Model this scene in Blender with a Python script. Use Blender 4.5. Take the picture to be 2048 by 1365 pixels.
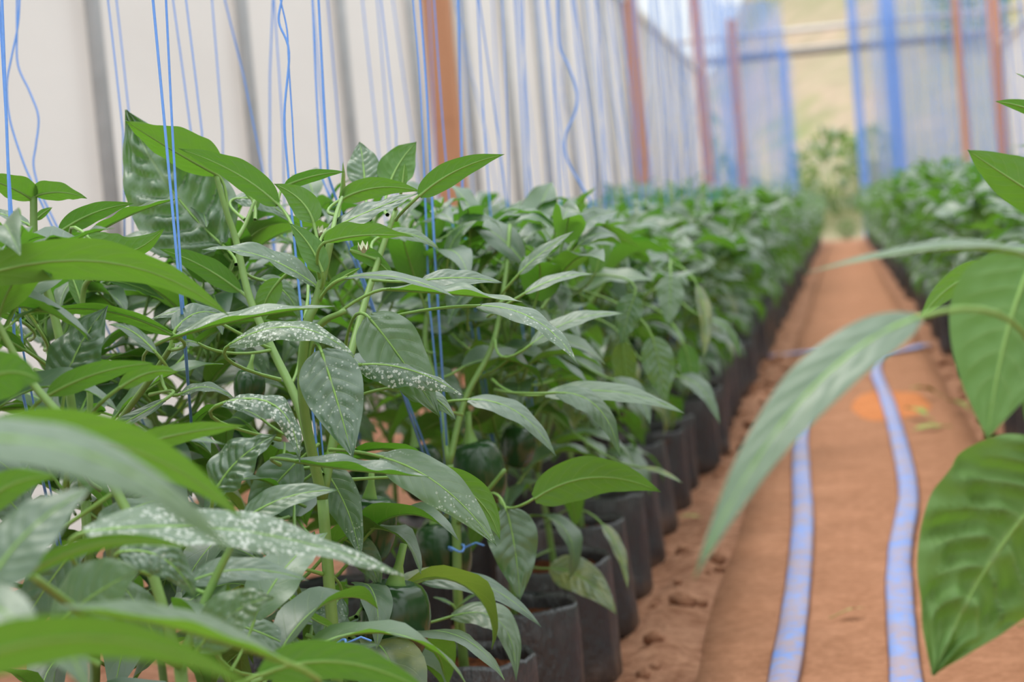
import bpy, math, random
import numpy as np
from mathutils import Vector, Matrix, noise

for o in list(bpy.data.objects):
    bpy.data.objects.remove(o)
SC = bpy.context.scene
COL = SC.collection
V = Vector
sin, cos, pi = math.sin, math.cos, math.pi

# ------------------------------------------------------------------ camera
F, CX, CY = 3900.0, 1024.0, 682.5          # focal length in pixels of the 2048x1365 frame
CAM_Z, VPX, VPY, ROLL = 0.85, 1682.0, 408.0, math.radians(4.5)
vy = V(((VPX - CX) / F, (CY - VPY) / F, -1.0)).normalized()      # world +Y (down the path) in camera axes
up0 = V((-sin(ROLL), cos(ROLL), 0.0))
vz = (up0 - vy * up0.dot(vy)).normalized()
vx = vy.cross(vz)
RT = Matrix((vx, vy, vz))                   # camera axes -> world axes
cam_d = bpy.data.cameras.new('camera')
cam = bpy.data.objects.new('camera', cam_d)
COL.objects.link(cam)
cam.matrix_world = Matrix.Translation((0, 0, CAM_Z)) @ RT.to_4x4()
cam_d.sensor_width = 23.63
cam_d.lens = 45.0
cam_d.clip_start = 0.05
cam_d.clip_end = 600
cam_d.dof.use_dof = True
cam_d.dof.focus_distance = 2.12
cam_d.dof.aperture_fstop = 3.4
cam_d.dof.aperture_blades = 7
SC.camera = cam

# ------------------------------------------------------------------ light
SC.view_settings.view_transform = 'Standard'
SC.view_settings.look = 'None'
SC.view_settings.gamma = 1
SC.view_settings.use_curve_mapping = False
SC.view_settings.exposure = 0.18
W = bpy.data.worlds.new('overcast_sky')
SC.world = W
W.use_nodes = True
bg = W.node_tree.nodes['Background']
bg.inputs[0].default_value = (0.93, 0.98, 1.0, 1)
# overcast sky, three times brighter overhead than at the horizon
_g = W.node_tree.nodes.new('ShaderNodeTexCoord')
_s = W.node_tree.nodes.new('ShaderNodeSeparateXYZ')
_m = W.node_tree.nodes.new('ShaderNodeMapRange')
_m.inputs[3].default_value = 0.78
_m.inputs[4].default_value = 2.25
W.node_tree.links.new(_g.outputs['Generated'], _s.inputs[0])
W.node_tree.links.new(_s.outputs[2], _m.inputs[0])
W.node_tree.links.new(_m.outputs[0], bg.inputs[1])
sd = bpy.data.lights.new('sun', 'SUN')
sd.energy = 1.1
sd.angle = math.radians(20)
sd.color = (1.0, 0.95, 0.86)
sun = bpy.data.objects.new('sun', sd)
COL.objects.link(sun)
sun.rotation_euler = V((-0.32, 0.15, 1.0)).to_track_quat('Z', 'Y').to_euler()
SC.cycles.max_bounces = 8
SC.cycles.transparent_max_bounces = 16
SC.cycles.use_denoising = True


# ------------------------------------------------------------------ helpers
def at(px, py, d):
    """world point seen at pixel (px, py) of the photograph, d metres away along the view axis"""
    c = V(((px - CX) / F * d, (CY - py) / F * d, -d))
    return RT @ c + V((0, 0, CAM_Z))


def cdir(v):
    return RT @ V(v)


def tag(o, label=None, cat=None, group=None, kind=None):
    if label: o['label'] = label
    if cat: o['category'] = cat
    if group: o['group'] = group
    if kind: o['kind'] = kind
    return o


class MB:
    def __init__(s):
        s.v, s.f, s.m, s.uv = [], [], [], []

    def add(s, verts, faces, mat=0, uvs=None):
        b = len(s.v)
        s.v += [tuple(p) for p in verts]
        s.uv += list(uvs) if uvs is not None else [(0.5, 0.5)] * len(verts)
        s.f += [tuple(i + b for i in f) for f in faces]
        s.m += [mat] * len(faces)

    def box(s, c, size, mat=0, rot=None):
        x, y, z = size[0] / 2, size[1] / 2, size[2] / 2
        P = [V((a * x, b * y, d * z)) for a in (-1, 1) for b in (-1, 1) for d in (-1, 1)]
        if rot is not None: P = [rot @ p for p in P]
        P = [p + V(c) for p in P]
        s.add(P, [(0, 1, 3, 2), (4, 6, 7, 5), (0, 4, 5, 1), (2, 3, 7, 6), (0, 2, 6, 4), (1, 5, 7, 3)], mat)

    def tube(s, pts, radii, n=6, mat=0, cap=True):
        pts = [V(p) for p in pts]
        k = len(pts)
        if not hasattr(radii, '__len__'): radii = [radii] * k
        t0 = (pts[1] - pts[0]).normalized()
        ref = V((0, 0, 1)) if abs(t0.z) < 0.9 else V((0, 1, 0))
        side = t0.cross(ref).normalized()
        vs = []
        for i in range(k):
            t = (pts[min(i + 1, k - 1)] - pts[max(i - 1, 0)])
            t = t.normalized() if t.length > 1e-9 else t0
            side = (side - t * side.dot(t))
            side = side.normalized() if side.length > 1e-6 else t.orthogonal().normalized()
            b = t.cross(side)
            for j in range(n):
                a = 2 * pi * j / n
                vs.append(pts[i] + (side * cos(a) + b * sin(a)) * radii[i])
        fs = [(i * n + j, i * n + (j + 1) % n, (i + 1) * n + (j + 1) % n, (i + 1) * n + j)
              for i in range(k - 1) for j in range(n)]
        if cap:
            fs += [tuple(range(n - 1, -1, -1)), tuple((k - 1) * n + j for j in range(n))]
        s.add(vs, fs, mat)

    def mesh(s, name, mats, smooth=True):
        me = bpy.data.meshes.new(name)
        me.from_pydata(s.v, [], s.f)
        for m in (mats if isinstance(mats, (list, tuple)) else [mats]): me.materials.append(m)
        me.polygons.foreach_set('material_index', s.m)
        if smooth: me.polygons.foreach_set('use_smooth', [True] * len(s.f))
        ul = me.uv_layers.new(name='UVMap')
        li = np.empty(len(me.loops), np.int32)
        me.loops.foreach_get('vertex_index', li)
        ul.data.foreach_set('uv', np.array(s.uv, np.float32)[li].ravel())
        me.update()
        return me

    def obj(s, name, mats, parent=None, smooth=True):
        return link(name, s.mesh(name, mats, smooth), parent)


def link(name, me, parent=None):
    o = bpy.data.objects.new(name, me)
    COL.objects.link(o)
    if parent is not None: o.parent = parent
    return o


def empty(name, loc, label, cat, group=None):
    o = bpy.data.objects.new(name, None)
    o.empty_display_size = 0.05
    COL.objects.link(o)
    o.location = loc
    tag(o, label, cat, group)
    return o


def bez(p0, p1, p2, n):
    return [p0 * (1 - t) ** 2 + p1 * 2 * t * (1 - t) + p2 * t * t for t in [i / (n - 1) for i in range(n)]]


def smooth_line(pts, n=8):
    """Catmull-Rom through the points"""
    P = [V(p) for p in pts]
    P = [P[0] * 2 - P[1]] + P + [P[-1] * 2 - P[-2]]
    out = []
    for i in range(1, len(P) - 2):
        a, b, c, d = P[i - 1:i + 3]
        for k in range(n):
            t = k / n
            out.append(0.5 * (2 * b + (c - a) * t + (2 * a - 5 * b + 4 * c - d) * t * t + (3 * b - a - 3 * c + d) * t ** 3))
    out.append(P[-2])
    return out


# ------------------------------------------------------------------ materials
def new_mat(name):
    m = bpy.data.materials.new(name)
    m.use_nodes = True
    nt = m.node_tree
    nt.nodes.clear()
    out = nt.nodes.new('ShaderNodeOutputMaterial')
    return m, nt, out


class NT:
    def __init__(s, nt): s.nt = nt

    def n(s, typ, **kw):
        x = s.nt.nodes.new(typ)
        for k, v in kw.items(): setattr(x, k, v)
        return x

    def l(s, a, b): s.nt.links.new(a, b)

    def math(s, op, a, b=None, c=None):
        x = s.n('ShaderNodeMath', operation=op)
        for i, q in enumerate((a, b, c)):
            if q is None: continue
            if isinstance(q, (int, float)): x.inputs[i].default_value = q
            else: s.l(q, x.inputs[i])
        return x.outputs[0]

    def mix(s, fac, a, b):
        x = s.n('ShaderNodeMix', data_type='RGBA')
        for sock, q in ((x.inputs[0], fac), (x.inputs[6], a), (x.inputs[7], b)):
            if isinstance(q, (int, float)): sock.default_value = q
            elif isinstance(q, tuple): sock.default_value = (*q, 1)
            else: s.l(q, sock)
        return x.outputs[2]

    def noise(s, vec, scale, detail=3, rough=0.55):
        x = s.n('ShaderNodeTexNoise')
        x.inputs['Scale'].default_value = scale
        x.inputs['Detail'].default_value = detail
        x.inputs['Roughness'].default_value = rough
        if vec is not None: s.l(vec, x.inputs['Vector'])
        return x.outputs[0]

    def ramp(s, fac, stops):
        x = s.n('ShaderNodeValToRGB')
        e = x.color_ramp.elements
        while len(e) < len(stops): e.new(0.5)
        for q, (p, c) in zip(e, stops):
            q.position = p
            q.color = (*c, 1) if len(c) == 3 else c
        s.l(fac, x.inputs[0])
        return x.outputs[0]

    def smooth(s, x, a, b):
        y = s.n('ShaderNodeMapRange', interpolation_type='SMOOTHSTEP')
        y.inputs[1].default_value = a
        y.inputs[2].default_value = b
        s.l(x, y.inputs[0])
        return y.outputs[0]

    def bump(s, h, strength=0.3, dist=0.01):
        x = s.n('ShaderNodeBump')
        x.inputs['Strength'].default_value = strength
        x.inputs['Distance'].default_value = dist
        s.l(h, x.inputs['Height'])
        return x.outputs[0]

    def bsdf(s, color, rough=0.5, spec=0.5, normal=None):
        x = s.n('ShaderNodeBsdfPrincipled')
        if isinstance(color, tuple): x.inputs['Base Color'].default_value = (*color, 1)
        else: s.l(color, x.inputs['Base Color'])
        if isinstance(rough, (int, float)): x.inputs['Roughness'].default_value = rough
        else: s.l(rough, x.inputs['Roughness'])
        x.inputs['Specular IOR Level'].default_value = spec
        if normal is not None: s.l(normal, x.inputs['Normal'])
        return x

    def mixsh(s, fac, a, b):
        x = s.n('ShaderNodeMixShader')
        if isinstance(fac, (int, float)): x.inputs[0].default_value = fac
        else: s.l(fac, x.inputs[0])
        s.l(a, x.inputs[1])
        s.l(b, x.inputs[2])
        return x.outputs[0]


def leaf_material(name, spots=0.0, per_island=False, yellow=0.0, trans=0.33):
    m, nt, out = new_mat(name)
    N = NT(nt)
    uv = N.n('ShaderNodeUVMap').outputs[0]
    sep = N.n('ShaderNodeSeparateXYZ')
    N.l(uv, sep.inputs[0])
    c = N.math('MULTIPLY', N.math('ABSOLUTE', N.math('SUBTRACT', sep.outputs[0], 0.5)), 2.0)
    v = sep.outputs[1]
    rib = N.math('SUBTRACT', 1.0, N.smooth(c, 0.01, 0.06))
    ph = N.math('FRACT', N.math('SUBTRACT', N.math('MULTIPLY', v, 8.0), N.math('MULTIPLY', N.math('POWER', c, 1.3), 1.7)))
    dv = N.math('ABSOLUTE', N.math('SUBTRACT', ph, 0.5))
    vein = N.math('MULTIPLY', N.math('SUBTRACT', 1.0, N.smooth(dv, 0.01, 0.075)), N.math('SUBTRACT', 1.0, N.smooth(c, 0.55, 0.95)))
    veins = N.math('MAXIMUM', rib, N.math('MULTIPLY', vein, 0.45))
    geo = N.n('ShaderNodeNewGeometry')
    if per_island: rnd = geo.outputs['Random Per Island']
    else: rnd = N.n('ShaderNodeObjectInfo').outputs['Random']
    oc = N.n('ShaderNodeTexCoord').outputs['Object']
    mot = N.noise(oc, 45.0, 3)
    a = N.mix(rnd, (0.054, 0.116, 0.068), (0.085, 0.168, 0.074))
    a = N.mix(N.math('MULTIPLY', mot, 0.5), a, (0.034, 0.084, 0.052))
    if yellow: a = N.mix(N.math('MULTIPLY', N.smooth(mot, 0.3, 0.7), yellow), a, (0.34, 0.36, 0.06))
    top = N.mix(N.math('MULTIPLY', veins, 0.55), a, (0.22, 0.34, 0.10))
    und = N.mix(rnd, (0.085, 0.205, 0.040), (0.12, 0.25, 0.045))
    und = N.mix(N.math('MULTIPLY', veins, 0.6), und, (0.26, 0.40, 0.12))
    col = N.mix(geo.outputs['Backfacing'], top, und)
    # dried spray drops
    vo = N.n('ShaderNodeTexVoronoi')
    vo.inputs['Scale'].default_value = 330.0
    N.l(oc, vo.inputs['Vector'])
    wn = N.n('ShaderNodeSeparateColor')
    N.l(vo.outputs['Color'], wn.inputs[0])
    thr = N.math('MULTIPLY', N.math('SUBTRACT', wn.outputs[0], 0.66 - 0.38 * spots), 1.0)
    dot = N.math('LESS_THAN', vo.outputs['Distance'], thr)
    patch = N.smooth(N.noise(oc, 24.0, 3), 0.52 - 0.20 * spots, 0.66 - 0.18 * spots)
    dot = N.math('MULTIPLY', N.math('MULTIPLY', dot, patch), min(1.0, 0.2 + 0.75 * spots))
    dot = N.math('MULTIPLY', dot, N.math('SUBTRACT', 1.0, geo.outputs['Backfacing']))
    col = N.mix(dot, col, (0.62, 0.66, 0.60))
    h = N.math('ADD', N.math('MULTIPLY', N.noise(oc, 130.0, 2), 0.6), N.math('MULTIPLY', veins, -0.8))
    nor = N.bump(h, 0.45, 0.0016)
    rough = N.math('ADD', 0.46, N.math('MULTIPLY', geo.outputs['Backfacing'], 0.25))
    p = N.bsdf(col, rough, 0.9, nor)
    N.l(N.math('MULTIPLY', N.math('SUBTRACT', 1.0, geo.outputs['Backfacing']), 1.0), p.inputs['Coat Weight'])
    p.inputs['Coat Roughness'].default_value = 0.42
    p.inputs['Coat IOR'].default_value = 1.6
    t = N.n('ShaderNodeBsdfTranslucent')
    tc = N.mix(rnd, (0.115, 0.36, 0.018), (0.19, 0.47, 0.028))
    tc = N.mix(N.math('MULTIPLY', veins, 0.35), tc, (0.10, 0.22, 0.02))
    if yellow: tc = N.mix(yellow * 0.7, tc, (0.55, 0.52, 0.08))
    N.l(tc, t.inputs[0])
    N.l(N.mixsh(trans, p.outputs[0], t.outputs[0]), out.inputs[0])
    return m


def plain(name, color, rough=0.5, spec=0.5, vary=0.15, scale=30.0, bump=0.0, bdist=0.003):
    m, nt, out = new_mat(name)
    N = NT(nt)
    oc = N.n('ShaderNodeTexCoord').outputs['Object']
    nz = N.noise(oc, scale, 4)
    col = N.mix(nz, tuple(q * (1 - vary) for q in color), tuple(min(1, q * (1 + vary)) for q in color))
    nor = N.bump(N.noise(oc, scale * 3, 4), bump, bdist) if bump else None
    N.l(N.bsdf(col, rough, spec, nor).outputs[0], out.inputs[0])
    return m


M = {}
M['leaf'] = leaf_material('leaf_green', 0.0)
M['leaf_spot'] = leaf_material('leaf_with_spray_marks', 0.45)
M['leaf_spot2'] = leaf_material('leaf_with_heavy_spray_marks', 1.0)
M['leaf_yellow'] = leaf_material('leaf_yellowing', 0.0, yellow=0.55)
M['leaf_far'] = leaf_material('leaf_far', 0.0, per_island=True)
M['stem'] = plain('stem_green', (0.17, 0.30, 0.07), 0.45, 0.5, 0.25, 40)
M['stalk'] = plain('petiole_green', (0.20, 0.36, 0.08), 0.45, 0.5, 0.2, 40)
M['pepper'] = plain('pepper_skin', (0.018, 0.060, 0.016), 0.22, 0.6, 0.3, 20)
M['petal'] = plain('petal_white', (0.62, 0.66, 0.48), 0.6, 0.3, 0.05, 40)
M['twine'] = plain('blue_twine', (0.16, 0.36, 0.86), 0.5, 0.4, 0.15, 200)
M['wood'] = None
M['metal'] = plain('galvanised_metal', (0.42, 0.43, 0.44), 0.5, 0.5, 0.2, 12)
M['grey_metal'] = plain('pale_pipe', (0.62, 0.60, 0.55), 0.5, 0.5, 0.1, 12)
M['dark_metal'] = plain('dark_pipe', (0.16, 0.15, 0.13), 0.6, 0.4, 0.2, 12)
M['dead'] = plain('dry_leaf', (0.42, 0.36, 0.14), 0.7, 0.2, 0.3, 60)
M['wilted'] = plain('wilted_leaf', (0.30, 0.38, 0.10), 0.7, 0.2, 0.3, 60)
M['leaf_pale'] = leaf_material('leaf_pale_underside', 0.0, yellow=0.22)
M['bush'] = leaf_material('bush_leaf', 0.0, per_island=True, yellow=0.35)


def mat_bag():
    m, nt, out = new_mat('black_polythene')
    N = NT(nt)
    oc = N.n('ShaderNodeTexCoord').outputs['Object']
    mp = N.n('ShaderNodeMapping')
    mp.inputs['Scale'].default_value = (1, 1, 0.35)
    N.l(oc, mp.inputs[0])
    crease = N.noise(mp.outputs[0], 22.0, 5, 0.6)
    dust = N.smooth(N.noise(oc, 9.0, 5), 0.45, 0.75)
    sx = N.n('ShaderNodeSeparateXYZ')
    N.l(oc, sx.inputs[0])
    low = N.math('SUBTRACT', 1.0, N.smooth(sx.outputs[2], 0.0, 0.09))
    col = N.mix(N.math('MULTIPLY', dust, 0.35), (0.028, 0.029, 0.034), (0.15, 0.15, 0.16))
    col = N.mix(N.math('MULTIPLY', low, N.math('MULTIPLY', dust, 0.6)), col, (0.22, 0.11, 0.06))
    N.l(N.bsdf(col, 0.40, 0.9, N.bump(crease, 1.0, 0.02)).outputs[0], out.inputs[0])
    return m


def mat_soil(name, c1, c2, scale, bdist):
    m, nt, out = new_mat(name)
    N = NT(nt)
    oc = N.n('ShaderNodeTexCoord').outputs['Object']
    n1 = N.noise(oc, scale, 8, 0.7)
    n2 = N.noise(oc, scale * 0.12, 4)
    col = N.mix(N.smooth(n1, 0.3, 0.72), c1, c2)
    col = N.mix(N.math('MULTIPLY', N.smooth(n2, 0.45, 0.75), 0.3), col, tuple(min(1, q * 1.35 + 0.02) for q in c2))
    N.l(N.bsdf(col, 0.92, 0.15, N.bump(n1, 0.9, bdist)).outputs[0], out.inputs[0])
    return m


def mat_wood():
    m, nt, out = new_mat('orange_brown_timber')
    N = NT(nt)
    oc = N.n('ShaderNodeTexCoord').outputs['Object']
    mp = N.n('ShaderNodeMapping')
    mp.inputs['Scale'].default_value = (14, 14, 0.9)
    N.l(oc, mp.inputs[0])
    g = N.noise(mp.outputs[0], 3.0, 5, 0.6)
    k = N.smooth(N.noise(oc, 2.3, 2), 0.60, 0.75)
    col = N.mix(g, (0.50, 0.22, 0.115), (0.68, 0.36, 0.215))
    col = N.mix(N.math('MULTIPLY', k, 0.5), col, (0.17, 0.07, 0.04))
    N.l(N.bsdf(col, 0.7, 0.3, N.bump(g, 0.3, 0.004)).outputs[0], out.inputs[0])
    return m


def mat_sheet():
    m, nt, out = new_mat('white_plastic_sheet')
    N = NT(nt)
    oc = N.n('ShaderNodeTexCoord').outputs['Object']
    mp = N.n('ShaderNodeMapping')
    mp.inputs['Scale'].default_value = (1, 0.35, 1.4)
    N.l(oc, mp.inputs[0])
    n1 = N.noise(mp.outputs[0], 1.6, 4)
    n2 = N.smooth(N.noise(oc, 0.9, 2), 0.66, 0.78)
    col = N.mix(n1, (0.66, 0.67, 0.655), (0.75, 0.765, 0.755))
    col = N.mix(N.math('MULTIPLY', n2, 0.25), col, (0.50, 0.47, 0.38))
    d = N.n('ShaderNodeBsdfDiffuse')
    t = N.n('ShaderNodeBsdfTranslucent')
    N.l(col, d.inputs[0])
    N.l(col, t.inputs[0])
    N.l(N.mixsh(0.5, d.outputs[0], t.outputs[0]), out.inputs[0])
    return m


def mat_net(name, c, opac, vary):
    """fine woven shade net: threads far too small to see, so an even see-through weave"""
    m, nt, out = new_mat(name)
    N = NT(nt)
    oc = N.n('ShaderNodeTexCoord').outputs['Object']
    mp = N.n('ShaderNodeMapping')
    mp.inputs['Scale'].default_value = (1.3, 0.6, 0.12)
    N.l(oc, mp.inputs[0])
    n1 = N.smooth(N.noise(mp.outputs[0], 1.5, 3), 0.3, 0.7)
    fac = N.math('ADD', opac - vary / 2, N.math('MULTIPLY', n1, vary))
    d = N.n('ShaderNodeBsdfDiffuse')
    t = N.n('ShaderNodeBsdfTranslucent')
    d.inputs[0].default_value = (*c, 1)
    t.inputs[0].default_value = (*c, 1)
    tr = N.n('ShaderNodeBsdfTransparent')
    N.l(N.mixsh(fac, tr.outputs[0], N.mixsh(0.5, d.outputs[0], t.outputs[0])), out.inputs[0])
    return m


def mat_hose():
    m, nt, out = new_mat('blue_flat_hose')
    N = NT(nt)
    oc = N.n('ShaderNodeTexCoord').outputs['Object']
    s = N.smooth(N.math('ADD', N.math('MULTIPLY', N.noise(oc, 7.0, 6, 0.7), 0.5), N.math('MULTIPLY', N.noise(oc, 40.0, 5, 0.7), 0.5)), 0.44, 0.55)
    col = N.mix(N.noise(oc, 12, 2), (0.10, 0.26, 0.76), (0.30, 0.38, 0.68))
    col = N.mix(N.math('MULTIPLY', s, 0.75), col, (0.46, 0.30, 0.26))
    N.l(N.bsdf(col, 0.55, 0.4, N.bump(N.noise(oc, 30, 3), 0.3, 0.003)).outputs[0], out.inputs[0])
    return m


def mat_hill():
    m, nt, out = new_mat('hillside_earth')
    N = NT(nt)
    oc = N.n('ShaderNodeTexCoord').outputs['Object']
    n1 = N.noise(oc, 0.16, 6, 0.6)
    n2 = N.noise(oc, 0.9, 6, 0.65)
    col = N.ramp(n1, [(0.35, (0.27, 0.27, 0.13)), (0.48, (0.36, 0.31, 0.20)), (0.6, (0.45, 0.34, 0.25)), (0.72, (0.25, 0.27, 0.12))])
    col = N.mix(N.math('MULTIPLY', N.smooth(n2, 0.4, 0.65), 0.4), col, (0.26, 0.24, 0.15))
    N.l(N.bsdf(col, 0.95, 0.1, N.bump(n2, 0.6, 0.4)).outputs[0], out.inputs[0])
    return m


M['bag'] = mat_bag()
M['sunlit'] = mat_soil('sunlit_orange_soil', (0.52, 0.17, 0.055), (0.74, 0.28, 0.11), 40.0, 0.006)  # brighter orange earth, sunlight put into the colour
M['soil'] = mat_soil('potting_soil', (0.05, 0.016, 0.007), (0.24, 0.075, 0.025), 70.0, 0.012)
M['earth'] = mat_soil('red_earth', (0.26, 0.105, 0.055), (0.56, 0.29, 0.18), 26.0, 0.014)
M['path'] = mat_soil('trodden_red_earth', (0.33, 0.145, 0.075), (0.49, 0.235, 0.135), 45.0, 0.004)
M['wood'] = mat_wood()
M['sheet'] = mat_sheet()
M['net'] = mat_net('blue_net', (0.24, 0.42, 0.90), 0.38, 0.5)
M['net_pale'] = mat_net('pale_blue_net', (0.40, 0.47, 0.68), 0.42, 0.3)
M['net_fold'] = mat_net('folded_blue_net', (0.20, 0.40, 0.92), 0.72, 0.25)
M['hose'] = mat_hose()
M['hill'] = mat_hill()

# ------------------------------------------------------------------ the setting
WL, WR, END = -2.30, 3.02, 46.0


def structure(o):
    o['kind'] = 'structure'
    return o


def grid_mesh(xs, ys, fz):
    mb = MB()
    nx = len(xs)
    vs = [(x, y, fz(x, y)) for y in ys for x in xs]
    fs = [(j * nx + i, j * nx + i + 1, (j + 1) * nx + i + 1, (j + 1) * nx + i) for j in range(len(ys) - 1) for i in range(nx - 1)]
    mb.add(vs, fs)
    return mb


def floor_z(x, y):
    e = max(0.0, min(1.0, (abs(x - 0.03) - 0.33) / 0.12))
    r = noise.noise(V((x * 9, y * 7, 0))) * 0.022 + noise.noise(V((x * 24, y * 22, 3))) * 0.014
    ridge = 0.030 * math.exp(-((x + 0.42) / 0.05) ** 2) + 0.016 * math.exp(-((x - 0.46) / 0.05) ** 2)
    return e * r + ridge * (0.6 + noise.noise(V((x * 3, y * 2.2, 7))))


ys = list(np.arange(0.6, 14, 0.05)) + list(np.arange(14, 46.4, 0.2))
xs = list(np.arange(-2.45, -1.2, 0.09)) + list(np.arange(-1.2, 1.2, 0.035)) + list(np.arange(1.2, 3.2, 0.1))
structure(grid_mesh(xs, ys, floor_z).obj('floor', M['earth']))


def mat_edge(x, y):
    return 0.006 + 0.003 * noise.noise(V((x * 4, y * 4, 1)))


pm = MB()
ysm = list(np.arange(0.8, 44, 0.12))
n_ = 9
for y in ysm:
    xl = -0.335 + 0.018 * noise.noise(V((0.3, y * 1.1, 5)))
    xr = 0.40 + 0.02 * noise.noise(V((1.3, y * 1.1, 9)))
    row = [(xl, y, -0.02)] + [(xl + (xr - xl) * i / (n_ - 1), y, mat_edge(xl + (xr - xl) * i / (n_ - 1), y) + 0.004) for i in range(n_)] + [(xr, y, -0.02)]
    pm.v += row
    pm.uv += [(0.5, 0.5)] * len(row)
k_ = n_ + 2
for j in range(len(ysm) - 1):
    for i in range(k_ - 1):
        pm.f.append((j * k_ + i, j * k_ + i + 1, (j + 1) * k_ + i + 1, (j + 1) * k_ + i))
        pm.m.append(0)
structure(pm.obj('trim_1', M['path']))

g = MB()
g.add([(-60, -8, -0.06), (60, -8, -0.06), (60, 60, -0.06), (-60, 60, -0.06)], [(0, 1, 2, 3)])
structure(g.obj('ground', M['earth'], smooth=False))


def hill_z(x, y):
    return max(0.0, (y - 50) * (0.36 + 0.004 * (x + 5))) * max(0.15, min(1.0, 0.75 + (x + 2) * 0.075)) + noise.noise(V((x * 0.12, y * 0.12, 2))) * 1.2 - 0.2


structure(grid_mesh(list(np.arange(-70, 71, 2.0)), list(np.arange(49, 130, 2.0)), hill_z).obj('hill', M['hill']))


def sheet(name, mat, x, y0, y1, z0, z1, amp=0.008):
    mb = MB()
    ny, nz = max(2, int((y1 - y0) / 0.12)), 6
    vs = [(x + amp * noise.noise(V((y0 + (y1 - y0) * i / ny * 1.0, z0 + (z1 - z0) * j / nz, x)) * 1.7), y0 + (y1 - y0) * i / ny, z0 + (z1 - z0) * j / nz)
          for j in range(nz + 1) for i in range(ny + 1)]
    mb.add(vs, [(j * (ny + 1) + i, j * (ny + 1) + i + 1, (j + 1) * (ny + 1) + i + 1, (j + 1) * (ny + 1) + i) for j in range(nz) for i in range(ny)])
    return structure(mb.obj(name, mat))


WTOP = 3.42
sheet('wall_left', M['sheet'], WL - 0.06, 1.2, 34.8, -0.02, WTOP)
sheet('wall_right', M['sheet'], WR + 0.06, 1.2, 36.0, -0.02, WTOP)
sheet('wall_left', M['net'], WL - 0.06, 34.8, END, -0.02, 5.6, 0.03)
sheet('wall_right', M['net_pale'], WR + 0.06, 36.0, END, -0.02, 5.6, 0.03)


def net_panel(name, mat, x0, x1, y, z0, z1, amp):
    mb = MB()
    nx, nz = max(3, int((x1 - x0) / 0.05)), 5
    vs = [(x0 + (x1 - x0) * i / nx + 0.01 * noise.noise(V((i, j * .7, 1))), y + amp * sin(i * 1.9 + j * 0.2) + amp * noise.noise(V((i * 0.5, j, 4))), z0 + (z1 - z0) * j / nz)
          for j in range(nz + 1) for i in range(nx + 1)]
    mb.add(vs, [(j * (nx + 1) + i, j * (nx + 1) + i + 1, (j + 1) * (nx + 1) + i + 1, (j + 1) * (nx + 1) + i) for j in range(nz) for i in range(nx)])
    return mb.obj(name, mat)


structure(net_panel('wall_back', M['net'], WL - 0.06, -1.0, END, 0, 5.7, 0.02))
structure(net_panel('wall_back', M['net_pale'], 0.57, WR + 0.06, END, 0, 5.7, 0.02))
tag(net_panel('net_curtain', M['net_fold'], 0.47, 0.68, END - 0.1, 0.02, 5.7, 0.03), 'bright blue gathered net hanging along the right edge of the far opening', 'net')
tag(net_panel('net_curtain', M['net_fold'], 1.22, 1.56, END - 0.2, 0.02, 5.7, 0.04), 'broad bright blue net fold hanging midway across the right far wall', 'net')
tag(net_panel('net_curtain', M['net_fold'], -1.10, -0.97, END - 0.1, 0.02, 4.5, 0.02), 'narrow blue net edge hanging along the left side of the far opening', 'net')

# timber plates along the top of the side walls, pipes across the far wall
b = MB(); b.box((WL - 0.02, 18.0, WTOP + 0.03), (0.08, 33.6, 0.09)); structure(b.obj('trim_2', M['grey_metal'], smooth=False))
b = MB(); b.box((WR + 0.02, 18.6, WTOP + 0.03), (0.08, 34.8, 0.09)); structure(b.obj('trim_3', M['grey_metal'], smooth=False))
b = MB(); b.tube([(-4.5, END + 0.1, 4.95), (5.5, END + 0.1, 4.95)], 0.06, 8); structure(b.obj('trim_4', M['grey_metal']))
b = MB(); b.tube([(-4.5, END + 0.1, 4.40), (5.5, END + 0.1, 4.40)], 0.055, 8); structure(b.obj('trim_5', M['dark_metal']))
b = MB(); b.tube([(-4.5, END + 0.15, 4.52), (5.5, END + 0.15, 4.52)], 0.045, 8); structure(b.obj('trim_6', M['grey_metal']))
for i, (wx, wz) in enumerate(((-0.59, 3.0), (-0.95, 3.0), (0.60, 3.0), (0.97, 3.0))):
    b = MB(); b.tube([(wx, 0.9, wz), (wx, 45.5, wz)], 0.0025, 5); structure(b.obj('trim_%d' % (7 + i), M['metal']))


def post(x, y, w, z1, label):
    t = empty('wooden_post', (x, y, 0), label, 'post', 'timber posts')
    b = MB()
    vs, fs = [], []
    h = w / 2
    cs = h * 0.88
    prof = [(-h, -cs), (-cs, -h), (cs, -h), (h, -cs), (h, cs), (cs, h), (-cs, h), (-h, cs)]
    nz = 10
    for k in range(nz + 1):
        dx = 0.006 * noise.noise(V((x, y, k * 0.7)))
        vs += [(p[0] + dx, p[1], -0.03 + (z1 + 0.03) * k / nz) for p in prof]
    for k in range(nz):
        fs += [(k * 8 + j, k * 8 + (j + 1) % 8, (k + 1) * 8 + (j + 1) % 8, (k + 1) * 8 + j) for j in range(8)]
    fs += [tuple(range(7, -1, -1)), tuple(nz * 8 + j for j in range(8))]
    b.add(vs, fs)
    b.obj('timber', M['wood'], t, smooth=False)
    b = MB()
    b.box((w / 2 + 0.006, 0.012, z1 / 2), (0.012, 0.05, z1 - 0.05))
    b.obj('batten', M['grey_metal'], t, smooth=False)


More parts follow.
